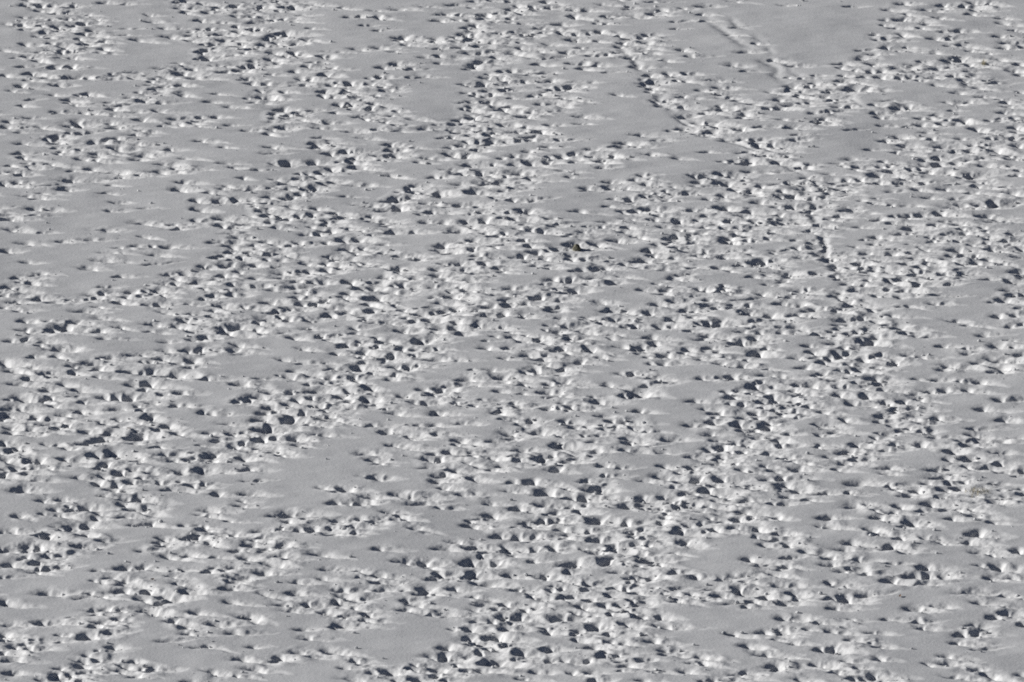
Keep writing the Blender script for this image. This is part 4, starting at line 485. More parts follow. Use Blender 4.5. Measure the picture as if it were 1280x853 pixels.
(11.76,-14.04,0.18,0.21), (13.29,-14.11,0.17,0.27), (13.50,-14.97,0.13,0.23), (13.32,-15.01,0.18,0.11), (13.64,-15.54,0.12,0.19), (12.94,-15.57,0.11,0.19),
(10.84,-15.57,0.27,0.28), (13.96,-16.10,0.13,0.25), (13.45,-16.20,0.15,0.21), (11.96,-16.23,0.17,0.14), (12.58,-16.27,0.11,0.21), (14.13,-15.34,0.12,0.18),
(15.39,-14.27,0.13,0.14), (15.99,-14.34,0.05,0.23), (14.96,-15.54,0.08,0.12), (9.72,-16.69,0.19,0.18), (10.49,-16.69,0.16,0.16), (12.29,-16.86,0.11,0.19),
(13.29,-17.02,0.11,0.16), (12.85,-17.71,0.18,0.26), (14.92,-17.58,0.18,0.21), (15.43,-17.22,0.17,0.19), (15.80,-16.17,0.12,0.12), (14.48,-16.99,0.17,0.09),
(10.63,-18.10,0.27,0.35), (11.92,-18.03,0.11,0.16), (13.44,-18.26,0.14,0.17), (13.81,-18.36,0.07,0.14), (11.72,-18.71,0.12,0.16), (12.65,-18.39,0.10,0.12),
(14.24,-18.94,0.17,0.29), (15.81,-16.69,0.09,0.11), (9.80,-19.19,0.22,0.16), (11.27,-19.23,0.15,0.23), (13.46,-19.32,0.10,0.17), (14.75,-19.55,0.11,0.10),
(9.69,-20.09,0.25,0.17), (12.24,-19.64,0.20,0.35), (12.07,-20.03,0.21,0.22), (11.90,-20.03,0.07,0.17), (10.98,-20.38,0.15,0.21), (11.12,-20.89,0.12,0.22),
(14.14,-20.76,0.16,0.43), (13.90,-21.52,0.11,0.29), (11.84,-21.17,0.14,0.17), (12.57,-21.20,0.11,0.17), (10.33,-21.71,0.15,0.17), (11.54,-21.93,0.10,0.09),
(14.50,-17.56,0.30,0.12), (11.71,-14.64,0.15,0.09), (13.05,-21.49,0.12,0.10), (10.97,-17.80,0.15,0.12), (-15.47,-22.32,0.06,0.26), (-14.72,-22.20,0.15,0.38),
(-14.39,-22.04,0.12,0.29), (-14.72,-23.03,0.11,0.14), (-14.05,-22.79,0.12,0.20), (-14.37,-23.48,0.11,0.17), (-14.28,-23.91,0.06,0.14), (-14.29,-24.34,0.11,0.17),
(-13.94,-23.94,0.18,0.22), (-13.15,-21.95,0.11,0.14), (-11.14,-22.32,0.12,0.21), (-10.55,-21.88,0.15,0.07), (-10.33,-22.95,0.17,0.15), (-9.69,-22.82,0.14,0.19),
(-12.40,-24.34,0.13,0.12), (-11.66,-24.10,0.22,0.25), (-11.13,-23.88,0.09,0.22), (-12.02,-25.08,0.11,0.14), (-10.23,-24.96,0.14,0.12), (-15.14,-23.65,0.11,0.26),
(-15.31,-24.90,0.06,0.08), (-11.59,-25.63,0.19,0.20), (-11.61,-25.19,0.07,0.19), (-11.59,-26.30,0.14,0.29), (-9.98,-25.69,0.18,0.30), (-10.86,-26.36,0.12,0.27),
(-9.77,-26.45,0.11,0.20), (-13.77,-26.41,0.31,0.22), (-12.82,-26.82,0.18,0.15), (-10.32,-26.82,0.18,0.34), (-10.48,-27.33,0.10,0.15), (-10.97,-27.21,0.12,0.10),
(-12.22,-26.82,0.07,0.08), (-15.17,-27.31,0.05,0.25), (-12.40,-28.11,0.13,0.20), (-12.04,-28.02,0.11,0.27), (-12.25,-28.11,0.28,0.17), (-10.68,-28.26,0.21,0.33),
(-9.34,-28.41,0.14,0.17), (-11.53,-28.41,0.12,0.10), (-14.67,-29.33,0.28,0.18), (-13.81,-29.18,0.14,0.25), (-13.26,-29.27,0.08,0.17), (-12.10,-29.27,0.17,0.20),
(-9.98,-29.21,0.14,0.25), (-9.58,-29.74,0.12,0.20), (-11.59,-29.00,0.09,0.15), (-12.36,-30.50,0.23,0.45), (-11.77,-30.21,0.21,0.25), (-12.22,-29.70,0.12,0.15),
(-10.00,-30.94,0.23,0.08), (-9.50,-30.39,0.09,0.08), (-14.11,-31.52,0.10,0.41), (-14.21,-31.09,0.07,0.15), (-13.19,-30.87,0.07,0.13), (-14.85,-31.93,0.07,0.18),
(-11.66,-31.49,0.12,0.10), (-14.46,-32.74,0.23,0.29), (-12.46,-32.62,0.19,0.11), (-12.46,-33.08,0.15,0.16), (-12.00,-32.59,0.08,0.10), (-11.25,-33.05,0.15,0.13),
(-10.38,-33.42,0.14,0.28), (-11.34,-33.48,0.12,0.16), (-13.14,-33.48,0.08,0.13), (-13.18,-33.94,0.08,0.11), (-14.55,-33.82,0.08,0.20), (-12.01,-33.68,0.16,0.13),
(-12.69,-33.97,0.09,0.08), (-13.01,-34.42,0.18,0.16), (-9.25,-34.48,0.16,0.13), (-10.84,-33.97,0.12,0.08), (-13.54,-34.46,0.12,0.08), (-10.99,-32.65,0.08,0.08),
(-9.11,-31.47,0.14,0.07), (-9.26,-24.50,0.05,0.15), (-14.85,-30.21,0.12,0.10), (-7.89,-21.91,0.16,0.10), (-7.44,-22.17,0.13,0.12), (-6.91,-22.04,0.20,0.19),
(-8.31,-22.45,0.12,0.17), (-8.96,-23.10,0.11,0.09), (-8.07,-23.20,0.09,0.17), (-6.98,-23.07,0.14,0.22), (-5.79,-22.79,0.21,0.20), (-7.13,-23.79,0.27,0.24),
(-8.35,-24.07,0.14,0.15), (-7.37,-24.59,0.20,0.19), (-9.12,-24.47,0.12,0.24), (-8.22,-25.08,0.31,0.25), (-8.35,-25.45,0.19,0.15), (-8.37,-26.15,0.16,0.20),
(-6.41,-25.42,0.16,0.15), (-5.67,-25.17,0.10,0.17), (-5.45,-24.25,0.18,0.17), (-6.40,-26.45,0.22,0.17), (-7.26,-26.69,0.21,0.10), (-3.96,-22.35,0.14,0.17),
(-3.27,-23.45,0.19,0.20), (-4.47,-25.02,0.13,0.17), (-3.99,-24.84,0.19,0.22), (-3.94,-25.39,0.16,0.15), (-3.90,-26.03,0.25,0.15), (-5.03,-26.06,0.14,0.24),
(-4.92,-26.79,0.20,0.18), (-5.03,-27.33,0.20,0.23), (-5.06,-27.84,0.21,0.07), (-6.78,-27.54,0.19,0.20), (-6.07,-27.48,0.07,0.28), (-8.19,-27.45,0.23,0.13),
(-6.48,-28.17,0.19,0.12), (-5.55,-28.26,0.14,0.10), (-4.27,-28.41,0.12,0.27), (-4.42,-28.02,0.12,0.10), (-3.10,-27.09,0.09,0.17), (-3.16,-28.05,0.12,0.12),
(-7.76,-28.85,0.33,0.30), (-8.71,-29.47,0.21,0.17), (-8.14,-30.24,0.14,0.15), (-4.89,-29.44,0.26,0.22), (-5.99,-30.62,0.12,0.21), (-6.10,-29.86,0.16,0.08),
(-7.56,-31.44,0.13,0.12), (-6.21,-31.90,0.19,0.23), (-5.14,-31.87,0.22,0.28), (-7.82,-32.54,0.19,0.20), (-6.76,-32.39,0.11,0.16), (-4.56,-32.68,0.12,0.16),
(-8.67,-33.68,0.19,0.15), (-4.83,-33.37,0.10,0.11), (-4.01,-33.85,0.14,0.13), (-3.45,-33.74,0.23,0.21), (-4.48,-34.46,0.28,0.16), (-7.35,-33.47,0.26,0.15),
(-7.94,-33.97,0.07,0.07), (-3.28,-34.46,0.14,0.11), (-8.91,-31.44,0.08,0.08), (-2.99,-33.47,0.05,0.10), (-4.23,-29.00,0.21,0.08), (-5.04,-28.73,0.19,0.10),
(-2.04,-22.17,0.21,0.14), (-1.31,-22.01,0.10,0.14), (-0.72,-22.51,0.16,0.15), (-0.13,-22.20,0.11,0.27), (0.68,-22.17,0.07,0.27), (1.32,-22.10,0.13,0.26),
(3.00,-22.20,0.15,0.31), (2.59,-22.45,0.09,0.15), (-2.63,-23.45,0.11,0.32), (-1.30,-23.41,0.15,0.36), (-0.50,-23.41,0.09,0.34), (0.69,-23.26,0.09,0.19),
(1.89,-23.60,0.17,0.41), (1.65,-23.80,0.14,0.20), (1.65,-24.34,0.11,0.22), (2.84,-23.41,0.13,0.60), (-2.16,-24.59,0.11,0.29), (-2.30,-25.04,0.18,0.12),
(-1.22,-24.59,0.11,0.37), (-1.36,-24.93,0.12,0.12), (-0.02,-24.62,0.21,0.22), (0.95,-24.74,0.11,0.30), (-0.76,-25.51,0.26,0.24), (0.13,-26.06,0.11,0.29),
(1.66,-25.23,0.11,0.15), (2.31,-25.45,0.09,0.30), (2.21,-25.91,0.17,0.15), (-2.58,-26.10,0.14,0.27), (-2.64,-26.45,0.17,0.19), (1.17,-26.15,0.12,0.25),
(1.50,-25.88,0.07,0.22), (2.99,-25.81,0.11,0.24), (-1.76,-26.03,0.10,0.15), (-1.16,-26.72,0.10,0.13), (0.63,-26.75,0.08,0.12), (-2.82,-27.51,0.19,0.18),
(-0.83,-27.42,0.19,0.10), (-0.18,-27.39,0.12,0.22), (-0.44,-27.87,0.09,0.17), (0.39,-27.91,0.09,0.40), (0.24,-27.87,0.12,0.12), (1.77,-26.63,0.16,0.27),
(1.51,-26.82,0.09,0.22), (2.34,-27.00,0.14,0.25), (2.10,-27.69,0.08,0.23), (2.69,-27.54,0.11,0.23), (2.98,-26.66,0.10,0.18), (2.90,-28.32,0.07,0.18),
(2.38,-28.50,0.09,0.13), (-1.89,-28.47,0.26,0.15), (-1.06,-27.99,0.14,0.13), (-1.04,-29.09,0.09,0.18), (-0.60,-29.09,0.10,0.30), (-0.27,-28.76,0.10,0.30),
(0.16,-28.67,0.13,0.30), (1.43,-28.79,0.18,0.40), (0.36,-29.30,0.16,0.10), (-1.26,-29.68,0.11,0.23), (-0.11,-29.71,0.16,0.20), (1.07,-29.95,0.12,0.20),
(1.00,-29.59,0.06,0.15), (1.99,-29.83,0.15,0.30), (2.41,-29.47,0.10,0.43), (2.88,-30.09,0.13,0.23), (1.82,-30.18,0.10,0.13), (-1.27,-30.56,0.11,0.28),
(-0.67,-30.42,0.12,0.36), (-0.46,-30.39,0.13,0.36), (-1.22,-31.20,0.11,0.21), (-0.91,-31.12,0.15,0.16), (-0.18,-31.23,0.08,0.30), (-0.48,-31.38,0.06,0.15),
(-1.93,-31.47,0.12,0.15), (0.28,-31.87,0.17,0.35), (1.09,-31.55,0.14,0.26), (2.66,-32.22,0.12,0.31), (-2.30,-32.33,0.19,0.26), (-1.95,-32.25,0.14,0.39),
(-1.23,-32.10,0.20,0.20), (-0.95,-31.87,0.08,0.26), (-0.76,-32.75,0.14,0.36), (-0.39,-32.65,0.16,0.36), (0.59,-32.65,0.14,0.16), (1.52,-32.59,0.11,0.21),
(-0.76,-33.51,0.20,0.15), (-2.10,-33.47,0.23,0.39), (-2.19,-33.99,0.12,0.23), (-2.82,-33.48,0.13,0.15), (-2.65,-34.28,0.15,0.21), (0.70,-33.65,0.10,0.11),
(0.33,-34.25,0.10,0.13), (2.30,-33.75,0.16,0.15), (2.39,-34.45,0.09,0.15), (-1.91,-34.46,0.10,0.13), (2.37,-31.41,0.14,0.18), (2.20,-32.61,0.08,0.13),
(2.87,-30.94,0.09,0.12), (-1.62,-33.05,0.05,0.13), (-1.34,-33.54,0.12,0.15), (3.16,-22.20,0.07,0.34), (3.86,-22.01,0.14,0.19), (4.16,-21.91,0.10,0.10),
(3.95,-22.67,0.17,0.21), (4.13,-23.29,0.20,0.36), (4.39,-23.73,0.13,0.17), (3.41,-23.73,0.07,0.15), (4.95,-24.50,0.12,0.29), (4.19,-24.80,0.13,0.30),
(3.59,-25.08,0.11,0.19), (3.20,-24.42,0.14,0.17), (3.15,-25.80,0.17,0.25), (3.42,-25.81,0.08,0.19), (3.75,-26.33,0.14,0.24), (5.48,-24.88,0.11,0.19),
(6.24,-25.11,0.07,0.24), (5.27,-21.91,0.14,0.09), (7.85,-21.98,0.14,0.15), (8.39,-22.04,0.09,0.21), (8.93,-22.57,0.16,0.17), (7.19,-23.32,0.10,0.20),
(7.46,-23.79,0.12,0.09), (8.25,-23.91,0.14,0.15), (6.88,-24.80,0.16,0.20), (7.84,-24.65,0.17,0.17), (8.07,-25.66,0.17,0.20), (6.07,-26.03,0.14,0.15),
(6.76,-26.15,0.13,0.42), (6.20,-26.66,0.14,0.17), (4.82,-26.54,0.19,0.13), (5.38,-26.79,0.14,0.13), (4.92,-27.21,0.15,0.22), (7.19,-27.12,0.17,0.17),
(7.63,-26.69,0.14,0.20), (6.51,-27.33,0.21,0.15), (6.78,-27.24,0.10,0.22), (6.98,-27.69,0.07,0.10), (8.11,-27.21,0.21,0.17), (8.40,-26.42,0.10,0.15),
(3.36,-28.02,0.16,0.25), (3.25,-27.46,0.17,0.17), (3.79,-28.61,0.19,0.33), (4.35,-28.52,0.12,0.22), (3.34,-29.33,0.12,0.12), (4.52,-29.47,0.17,0.22),
(3.66,-27.33,0.06,0.13), (3.06,-30.30,0.08,0.25), (3.27,-31.12,0.12,0.12), (6.48,-30.21,0.14,0.13), (7.43,-30.09,0.17,0.17), (7.95,-29.92,0.13,0.28),
(8.06,-28.79,0.12,0.30), (8.25,-28.85,0.07,0.23), (9.02,-29.15,0.06,0.20), (8.29,-31.06,0.09,0.18), (6.91,-31.35,0.14,0.18), (7.34,-32.16,0.16,0.33),
(5.51,-32.39,0.19,0.20), (5.53,-32.88,0.12,0.13), (4.46,-31.67,0.07,0.12), (3.79,-32.68,0.11,0.20), (3.34,-33.20,0.13,0.21), (4.12,-33.71,0.11,0.15),
(5.03,-33.68,0.12,0.18), (7.70,-33.25,0.19,0.28), (6.52,-33.99,0.15,0.23), (5.81,-34.39,0.14,0.10), (6.18,-34.46,0.12,0.08), (8.33,-34.42,0.21,0.13),
(3.78,-34.50,0.12,0.08), (8.84,-33.04,0.07,0.21), (8.92,-31.67,0.05,0.20), (4.17,-30.94,0.12,0.12), (7.55,-33.61,0.09,0.08), (4.61,-32.10,0.14,0.08),
(10.19,-22.29,0.21,0.17), (11.50,-22.20,0.18,0.24), (11.96,-22.60,0.11,0.17), (10.44,-23.29,0.11,0.19), (9.67,-23.10,0.12,0.15), (9.57,-23.73,0.14,0.17),
(9.96,-24.40,0.10,0.17), (10.67,-24.56,0.11,0.17), (9.51,-25.48,0.12,0.20), (9.54,-26.94,0.13,0.24), (9.91,-26.91,0.19,0.40), (10.62,-26.45,0.24,0.17),
(9.55,-27.81,0.12,0.13), (11.36,-25.30,0.15,0.32), (12.43,-24.00,0.12,0.19), (12.08,-24.74,0.18,0.37), (12.43,-24.71,0.14,0.31), (12.35,-25.51,0.38,0.15),
(12.98,-24.57,0.16,0.20), (13.72,-26.27,0.38,0.22), (13.91,-27.21,0.13,0.17), (14.23,-22.48,0.22,0.22), (14.53,-22.71,0.07,0.15), (15.30,-22.45,0.08,0.29),
(14.62,-23.88,0.13,0.34), (14.35,-24.96,0.10,0.15), (15.05,-24.88,0.19,0.10), (14.69,-26.48,0.10,0.12), (12.58,-27.54,0.15,0.17), (11.95,-27.87,0.17,0.27),
(11.99,-29.03,0.12,0.18), (12.03,-29.59,0.10,0.17), (14.31,-28.52,0.12,0.33), (14.60,-28.14,0.14,0.25), (15.17,-26.79,0.07,0.08), (9.12,-29.15,0.09,0.20),
(9.39,-29.98,0.13,0.15), (10.55,-30.06,0.10,0.15), (13.61,-29.30,0.12,0.18), (13.18,-30.09,0.12,0.23), (13.00,-30.94,0.10,0.17), (13.61,-31.49,0.11,0.10),
(9.35,-31.61,0.12,0.33), (9.02,-31.67,0.08,0.23), (10.69,-31.47,0.10,0.18), (9.78,-32.79,0.10,0.20), (10.71,-32.59,0.13,0.15), (12.64,-32.22,0.09,0.18),
(12.68,-32.82,0.16,0.23), (13.45,-33.42,0.12,0.16), (13.80,-33.91,0.18,0.24), (12.74,-34.11,0.16,0.13), (13.04,-34.22,0.09,0.10), (10.43,-34.04,0.13,0.33),
(10.17,-34.18,0.12,0.26), (9.82,-34.39,0.12,0.23), (8.93,-33.11,0.07,0.23), (9.38,-33.75,0.10,0.11), (14.73,-33.79,0.09,0.10), (12.11,-32.97,0.12,0.07),
(13.63,-29.92,0.12,0.17), (15.05,-29.18,0.05,0.17), (10.69,-34.50,0.09,0.08),
])
# long ruts ploughed by legs and skis: width, depth, then points in metres
RUTS = [
    (0.19, 0.07, [(4.13, 41.65), (4.33, 38.45), (4.72, 36.27), (5.13, 33.76), (5.45, 31.53), (5.83, 29.90)]),
    (0.15, 0.05, [(5.83, 29.90), (6.30, 28.53), (6.66, 27.39), (7.33, 26.49), (8.39, 24.92)]),
    (0.19, 0.07, [(10.42, 18.59), (10.62, 14.91), (10.70, 12.74), (10.83, 10.91), (11.09, 9.11), (11.30, 7.62)]),
    (0.22, 0.04, [(7.05, 44.93), (7.74, 42.91), (8.48, 40.66), (9.18, 38.45), (9.74, 36.27), (10.30, 34.12)]),
    (0.20, 0.04, [(8.18, 44.42), (8.89, 42.15), (9.50, 40.17), (10.03, 37.72), (10.57, 35.78), (11.49, 33.88), (12.61, 32.23), (13.73, 27.62)]),
    (0.14, 0.05, [(8.39, 24.92), (9.63, 22.92), (10.55, 20.53), (11.33, 18.59)]),
]

# ------------------------------------------------------------------ snow surface
NX, NY = 1120, 1180
Y0, Y1 = -37.57, 50.72
HALF, SPREAD = 18.97, 0.00376      # half width at y=0 and how much it widens per metre
ys = np.linspace(Y0, Y1, NY)
us = np.linspace(-1, 1, NX)
halfw = HALF * (1 + SPREAD * ys)
X = (us[None, :] * halfw[:, None])
Y = np.repeat(ys[:, None], NX, 1)
DYV = ys[1] - ys[0]

def vnoise(px, py, cell, seed):
    """smooth value noise, cell = size in metres of one lattice cell"""
    cx = cell if np.isscalar(cell) else cell[0]
    cy = cell if np.isscalar(cell) else cell[1]
    r = np.random.default_rng(seed)
    lat = r.random((512, 512)).astype(np.float32) * 2 - 1
    gx = px / cx + 1000.0; gy = py / cy + 1000.0
    ix = np.floor(gx).astype(np.int32); iy = np.floor(gy).astype(np.int32)
    fx = (gx - ix).astype(np.float32); fy = (gy - iy).astype(np.float32)
    fx = fx * fx * fx * (fx * (fx * 6 - 15) + 10); fy = fy * fy * fy * (fy * (fy * 6 - 15) + 10)
    a = lat[iy & 511, ix & 511]; b = lat[iy & 511, (ix + 1) & 511]
    c = lat[(iy + 1) & 511, ix & 511]; d = lat[(iy + 1) & 511, (ix + 1) & 511]
    return (a * (1 - fx) + b * fx) * (1 - fy) + (c * (1 - fx) + d * fx) * fy

# uneven edges: the prints are stamped through slightly warped coordinates
WX = X + 0.045 * vnoise(X, Y, 0.30, 1) + 0.010 * vnoise(X, Y, 0.12, 2)
WY = Y + 0.080 * vnoise(X, Y, 0.34, 3) + 0.020 * vnoise(X, Y, 0.14, 4)

acc = np.zeros((NY, NX), np.float64)      # sum of depth^K
own = np.full((NY, NX), -1, np.int32)
best = np.zeros((NY, NX), np.float64)
rise = np.zeros((NY, NX), np.float64)
KP = 7.0

def window(x0, x1, y0, y1):
    j0 = int(max(0, math.floor((y0 - Y0) / DYV))); j1 = int(min(NY, math.ceil((y1 - Y0) / DYV) + 1))
    if j1 <= j0: return None
    hw0, hw1 = halfw[j0], halfw[j1 - 1]
    lo = min(x0 / hw0, x0 / hw1); hi = max(x1 / hw0, x1 / hw1)
    i0 = int(max(0, math.floor((lo + 1) / 2 * (NX - 1)))); i1 = int(min(NX, math.ceil((hi + 1) / 2 * (NX - 1)) + 1))
    if i1 <= i0: return None
    return slice(j0, j1), slice(i0, i1)

def stamp(k, x, y, a, b):
    """one boot hole: a steep walled hollow whose far side slumps, and the ramp the foot was dragged out over"""
    r = np.random.default_rng(1000 + k)
    a = 0.05 + 0.95 * a; b = 0.065 + 0.47 * b
    d = min(0.29, (0.075 + 0.5 * b) * r.uniform(0.75, 1.15))
    L = a * 0.6 + r.uniform(1.35, 2.6) * (0.22 + 2.0 * min(d, 0.25))
    rampd = d * r.uniform(0.65, 0.92)
    back = a * r.uniform(0.9, 2.0)
    tilt = r.normal(-0.22, 0.2)
    R = max(L, back, a * 2) + 0.35
    w = window(x - R, x + R, y - b * 2.6 - 0.3, y + b * 2.6 + 0.3)
    if w is None: return
    dx = WX[w] - x; dy = WY[w] - y
    c, s = math.cos(tilt), math.sin(tilt)
    u = c * dx + s * dy; v = -s * dx + c * dy
    # hole: crisp near lip, slumping far side
    far = np.clip(v / b, 0, 1); left = np.clip(-u / a, 0, 1)
    soft = np.clip(np.maximum(far, left), 0, 1)
    rr = np.sqrt((u / (a * (1 + 0.35 * left))) ** 2 + (v / (b * (1 + 0.35 * far))) ** 2)
    hole = np.exp(-np.clip(rr, 0, 3) ** (4.5 - 2.5 * soft) * (0.75 + 0.35 * soft))
    # ramp up to the right where the foot was dragged out, narrowing, ending in a low heap
    t = np.clip(u / L, 0, 1.6)
    flare = np.clip(t / 0.4, 0, 1); flare = flare * flare * (3 - 2 * flare)
    wid = b * (0.8 + 0.55 * flare) * np.clip(1.02 - t, 0.02, 1) ** 0.6 + 0.02
    on = np.clip(u / (0.5 * a), 0, 1)
    ramp = np.clip(1 - t, 0, 1) ** 0.95 * np.exp(-np.clip(np.abs(v) / wid, 0, 3) ** 2.5) * on * on * (3 - 2 * on)
    heap = np.exp(-((u - L * 1.02) / (0.32 * L)) ** 2 - (v / (b * 0.9 + 0.05)) ** 2)
    rise[w] += heap * r.uniform(0.2, 1.0) * 0.1 * rampd
    # short slumped lead-in on the left
    t2 = np.clip(-u / (a + back), 0, 1)
    wid2 = b * 0.75 * (1 - 0.7 * t2) + 0.015
    lead = (1 - t2) ** 2.4 * np.exp(-np.clip(np.abs(v) / wid2, 0, 3) ** 3) * (u <= 0) * 0.6
    f = np.maximum(np.maximum(d * hole, rampd * ramp), d * lead)
    acc[w] += f ** KP
    upd = f > np.maximum(best[w], 0.3 * d)
    o = own[w]; bb = best[w]
    o[upd] = k; bb[upd] = f[upd]
    # snow pushed up around the hole
    for _ in range(2):
        ang = r.uniform(-0.9, 0.9) + (math.pi if r.random() < 0.25 else 0)
        q = r.uniform(1.1, 1.7)
        mx = math.cos(ang) * (a * q + (L * 0.45 if abs(ang) < 1 else 0)); my = math.sin(ang) * b * q * 1.4
        sx = r.uniform(0.07, 0.16); sy = r.uniform(0.08, 0.16)
        rise[w] += r.uniform(0.0, 0.018) * np.exp(-((dx - mx) / sx) ** 2 - ((dy - my) / sy) ** 2)

for k, (px, py, pa, pb) in enumerate(PRINTS):
    stamp(k, px, py, pa, pb)
n_seen = len(PRINTS)
# the tracks go on outside the picture
margin = []
k = n_seen
FR = 16.937           # half width of the pictured strip at y=0
for _ in range(900):
    y = rng.uniform(Y0 + 0.5, Y1 - 0.5); hw = HALF * (1 + SPREAD * y)
    x = rng.uniform(-hw + 0.5, hw - 0.5)
    inside = abs(x) < FR * (1 + SPREAD * y) + 0.3 and -34.87 < y < 47.02
    if inside: continue
    g = vnoise(np.array([x]), np.array([y]), 4.0, 77)[0]
    if g < -0.15: continue
    stamp(k, x, y, rng.uniform(0.09, 0.2), rng.uniform(0.08, 0.22)); k += 1

# fainter, older prints between the fresh ones
centres = PRINTS[rng.integers(0, n_seen, 1100)]
for px, py, pa, pb in centres:
    x = px + rng.normal(0, 0.55); y = py + rng.normal(0, 0.9)
    near = np.sum((np.abs(PRINTS[:, 0] - x) < 1.0) & (np.abs(PRINTS[:, 1] - y) < 1.3))
    if near < 4: continue
    stamp(k, x, y, rng.uniform(0.03, 0.10), rng.uniform(0.02, 0.10)); k += 1

# how trampled each place is
def blur(a, n_y, n_x):
    for ax, n in ((0, n_y), (1, n_x)):
        c = np.cumsum(np.pad(a, [(n + 1, n) if q == ax else (0, 0) for q in (0, 1)], mode='edge'), axis=ax)
        a = (np.take(c, range(2 * n + 1, c.shape[ax]), axis=ax) - np.take(c, range(0, c.shape[ax] - 2 * n - 1), axis=ax)) / (2 * n + 1)
    return a
cover = (best > 0.02).astype(np.float64)
nby = max(1, int(0.4 / DYV)); nbx = max(1, int(0.4 / (HALF * 2 / NX)))
tramp = blur(blur(cover, nby, nbx), nby, nbx)
tramp = np.clip((tramp - 0.08) / 0.26, 0, 1)

broken = np.clip(best / 0.035, 0, 1)

# ruts
rut_own = np.full((NY, NX), -1, np.int32)
def seg_dist(px, py, pts):
    dmin = np.full(px.shape, 1e9)
    for (x0, y0), (x1, y1) in zip(pts[:-1], pts[1:]):
        ex, ey = x1 - x0, y1 - y0; l2 = ex * ex + ey * ey
        t = np.clip(((px - x0) * ex + (py - y0) * ey) / l2, 0, 1)
        dmin = np.minimum(dmin, np.hypot(px - x0 - t * ex, py - y0 - t * ey))
    return dmin
for q, (rw, rd, pts) in enumerate(RUTS):
    xs = [p[0] for p in pts]; yv = [p[1] for p in pts]
    w = window(min(xs) - 1.2, max(xs) + 1.2, min(yv) - 1.2, max(yv) + 1.2)
    if w is None: continue
    dd = seg_dist(WX[w] + 0.16 * vnoise(X[w], Y[w], 1.3, 60), WY[w], pts)
    vary = 0.65 + 0.8 * vnoise(X[w], Y[w], (0.6, 0.9), 40 + q)
    f = rd * np.clip(vary, 0.05, 1.2) * np.exp(-(dd / rw) ** 2)
    acc[w] += f ** KP
    ro = rut_own[w]; m = (f > 0.4 * rd) & (f > best[w]); ro[m] = q

broken = np.clip(np.maximum(broken, tramp * (0.75 + 0.5 * vnoise(X, Y, (0.35, 0.35), 31))), 0, 1)
broken = blur(broken, 1, 1)
Z = -(acc ** (1.0 / KP))
Z += rise * (0.25 + 0.75 * tramp)
# soft large swells, wind ripple, trodden lumps
Z += 0.06 * vnoise(X, Y, (5.0, 7.0), 21) + 0.022 * vnoise(X, Y, (1.7, 1.3), 22)
Z += 0.005 * vnoise(X, Y, (0.5, 0.25), 23) + 0.010 * vnoise(X, Y, (1.1, 0.6), 28)
Z += tramp * (0.045 * vnoise(X, Y, (0.50, 0.55), 24) + 0.012 * vnoise(X, Y, (0.22, 0.26), 25) + 0.005 * vnoise(X, Y, (0.1, 0.12), 26))
Z += np.clip(broken, 0, 1) * 0.005 * vnoise(X, Y, (0.075, 0.13), 27)

# ------------------------------------------------------------------ carry the sheet on to the horizon
GX = 26
grow = np.array([3.0 * 1.32 ** i for i in range(GX)]).cumsum()
full_x = np.concatenate([-(halfw[:, None] + grow[None, ::-1]), X, halfw[:, None] + grow[None, :]], 1)
full_y = np.repeat(ys[:, None], NX + 2 * GX, 1)
edge = np.exp(-grow / 6.0)
full_z = np.concatenate([Z[:, :1] * edge[None, ::-1], Z, Z[:, -1:] * edge[None, :]], 1)
GN = GX
top_x = np.repeat(full_x[-1:, :], GN, 0) * np.linspace(1.0, 1.6, GN)[:, None]; top_y = np.repeat((Y1 + grow)[:, None], NX + 2 * GX, 1); top_z = full_z[-1:, :] * edge[:, None]
bot_x = np.repeat(full_x[:1, :], GN, 0); bot_y = np.repeat((Y0 - grow[::-1])[:, None], NX + 2 * GX, 1); bot_z = full_z[:1, :] * edge[::-1][:, None]
FX = np.concatenate([bot_x, full_x, top_x], 0); FY = np.concatenate([bot_y, full_y, top_y], 0); FZ = np.concatenate([bot_z, full_z, top_z], 0)
# the land under the viewpoint drops away
ROWS, COLS = FX.shape
P = np.stack([FX, FY, FZ], -1)

# exact surface normals, shared by the sheet and the pieces cut out of it
def shift(a, d, ax):
    return np.take(a, np.clip(np.arange(a.shape[ax]) + d, 0, a.shape[ax] - 1), axis=ax)
NRM = np.cross(shift(P, 1, 1) - shift(P, -1, 1), shift(P, 1, 0) - shift(P, -1, 0))
NRM /= np.linalg.norm(NRM, axis=-1, keepdims=True)
P = P.reshape(-1, 3).astype(np.float32); NRM = NRM.reshape(-1, 3).astype(np.float32)

# which face belongs to which hole
BRK = np.zeros((ROWS, COLS), np.float32)
BRK[GN:GN + NY, GX:GX + NX] = broken
BRK = BRK.ravel()
own_full = np.full((ROWS, COLS), -1, np.int32)
own_full[GN:GN + NY, GX:GX + NX] = own
rut_full = np.full((ROWS, COLS), -1, np.int32)
rut_full[GN:GN + NY, GX:GX + NX] = rut_own
fo = own_full[:-1, :-1].ravel(); fr = rut_full[:-1, :-1].ravel()
idx = np.arange(ROWS * COLS, dtype=np.int32).reshape(ROWS, COLS)
quads = np.stack([idx[:-1, :-1], idx[:-1, 1:], idx[1:, 1:], idx[1:, :-1]], -1).reshape(-1, 4)

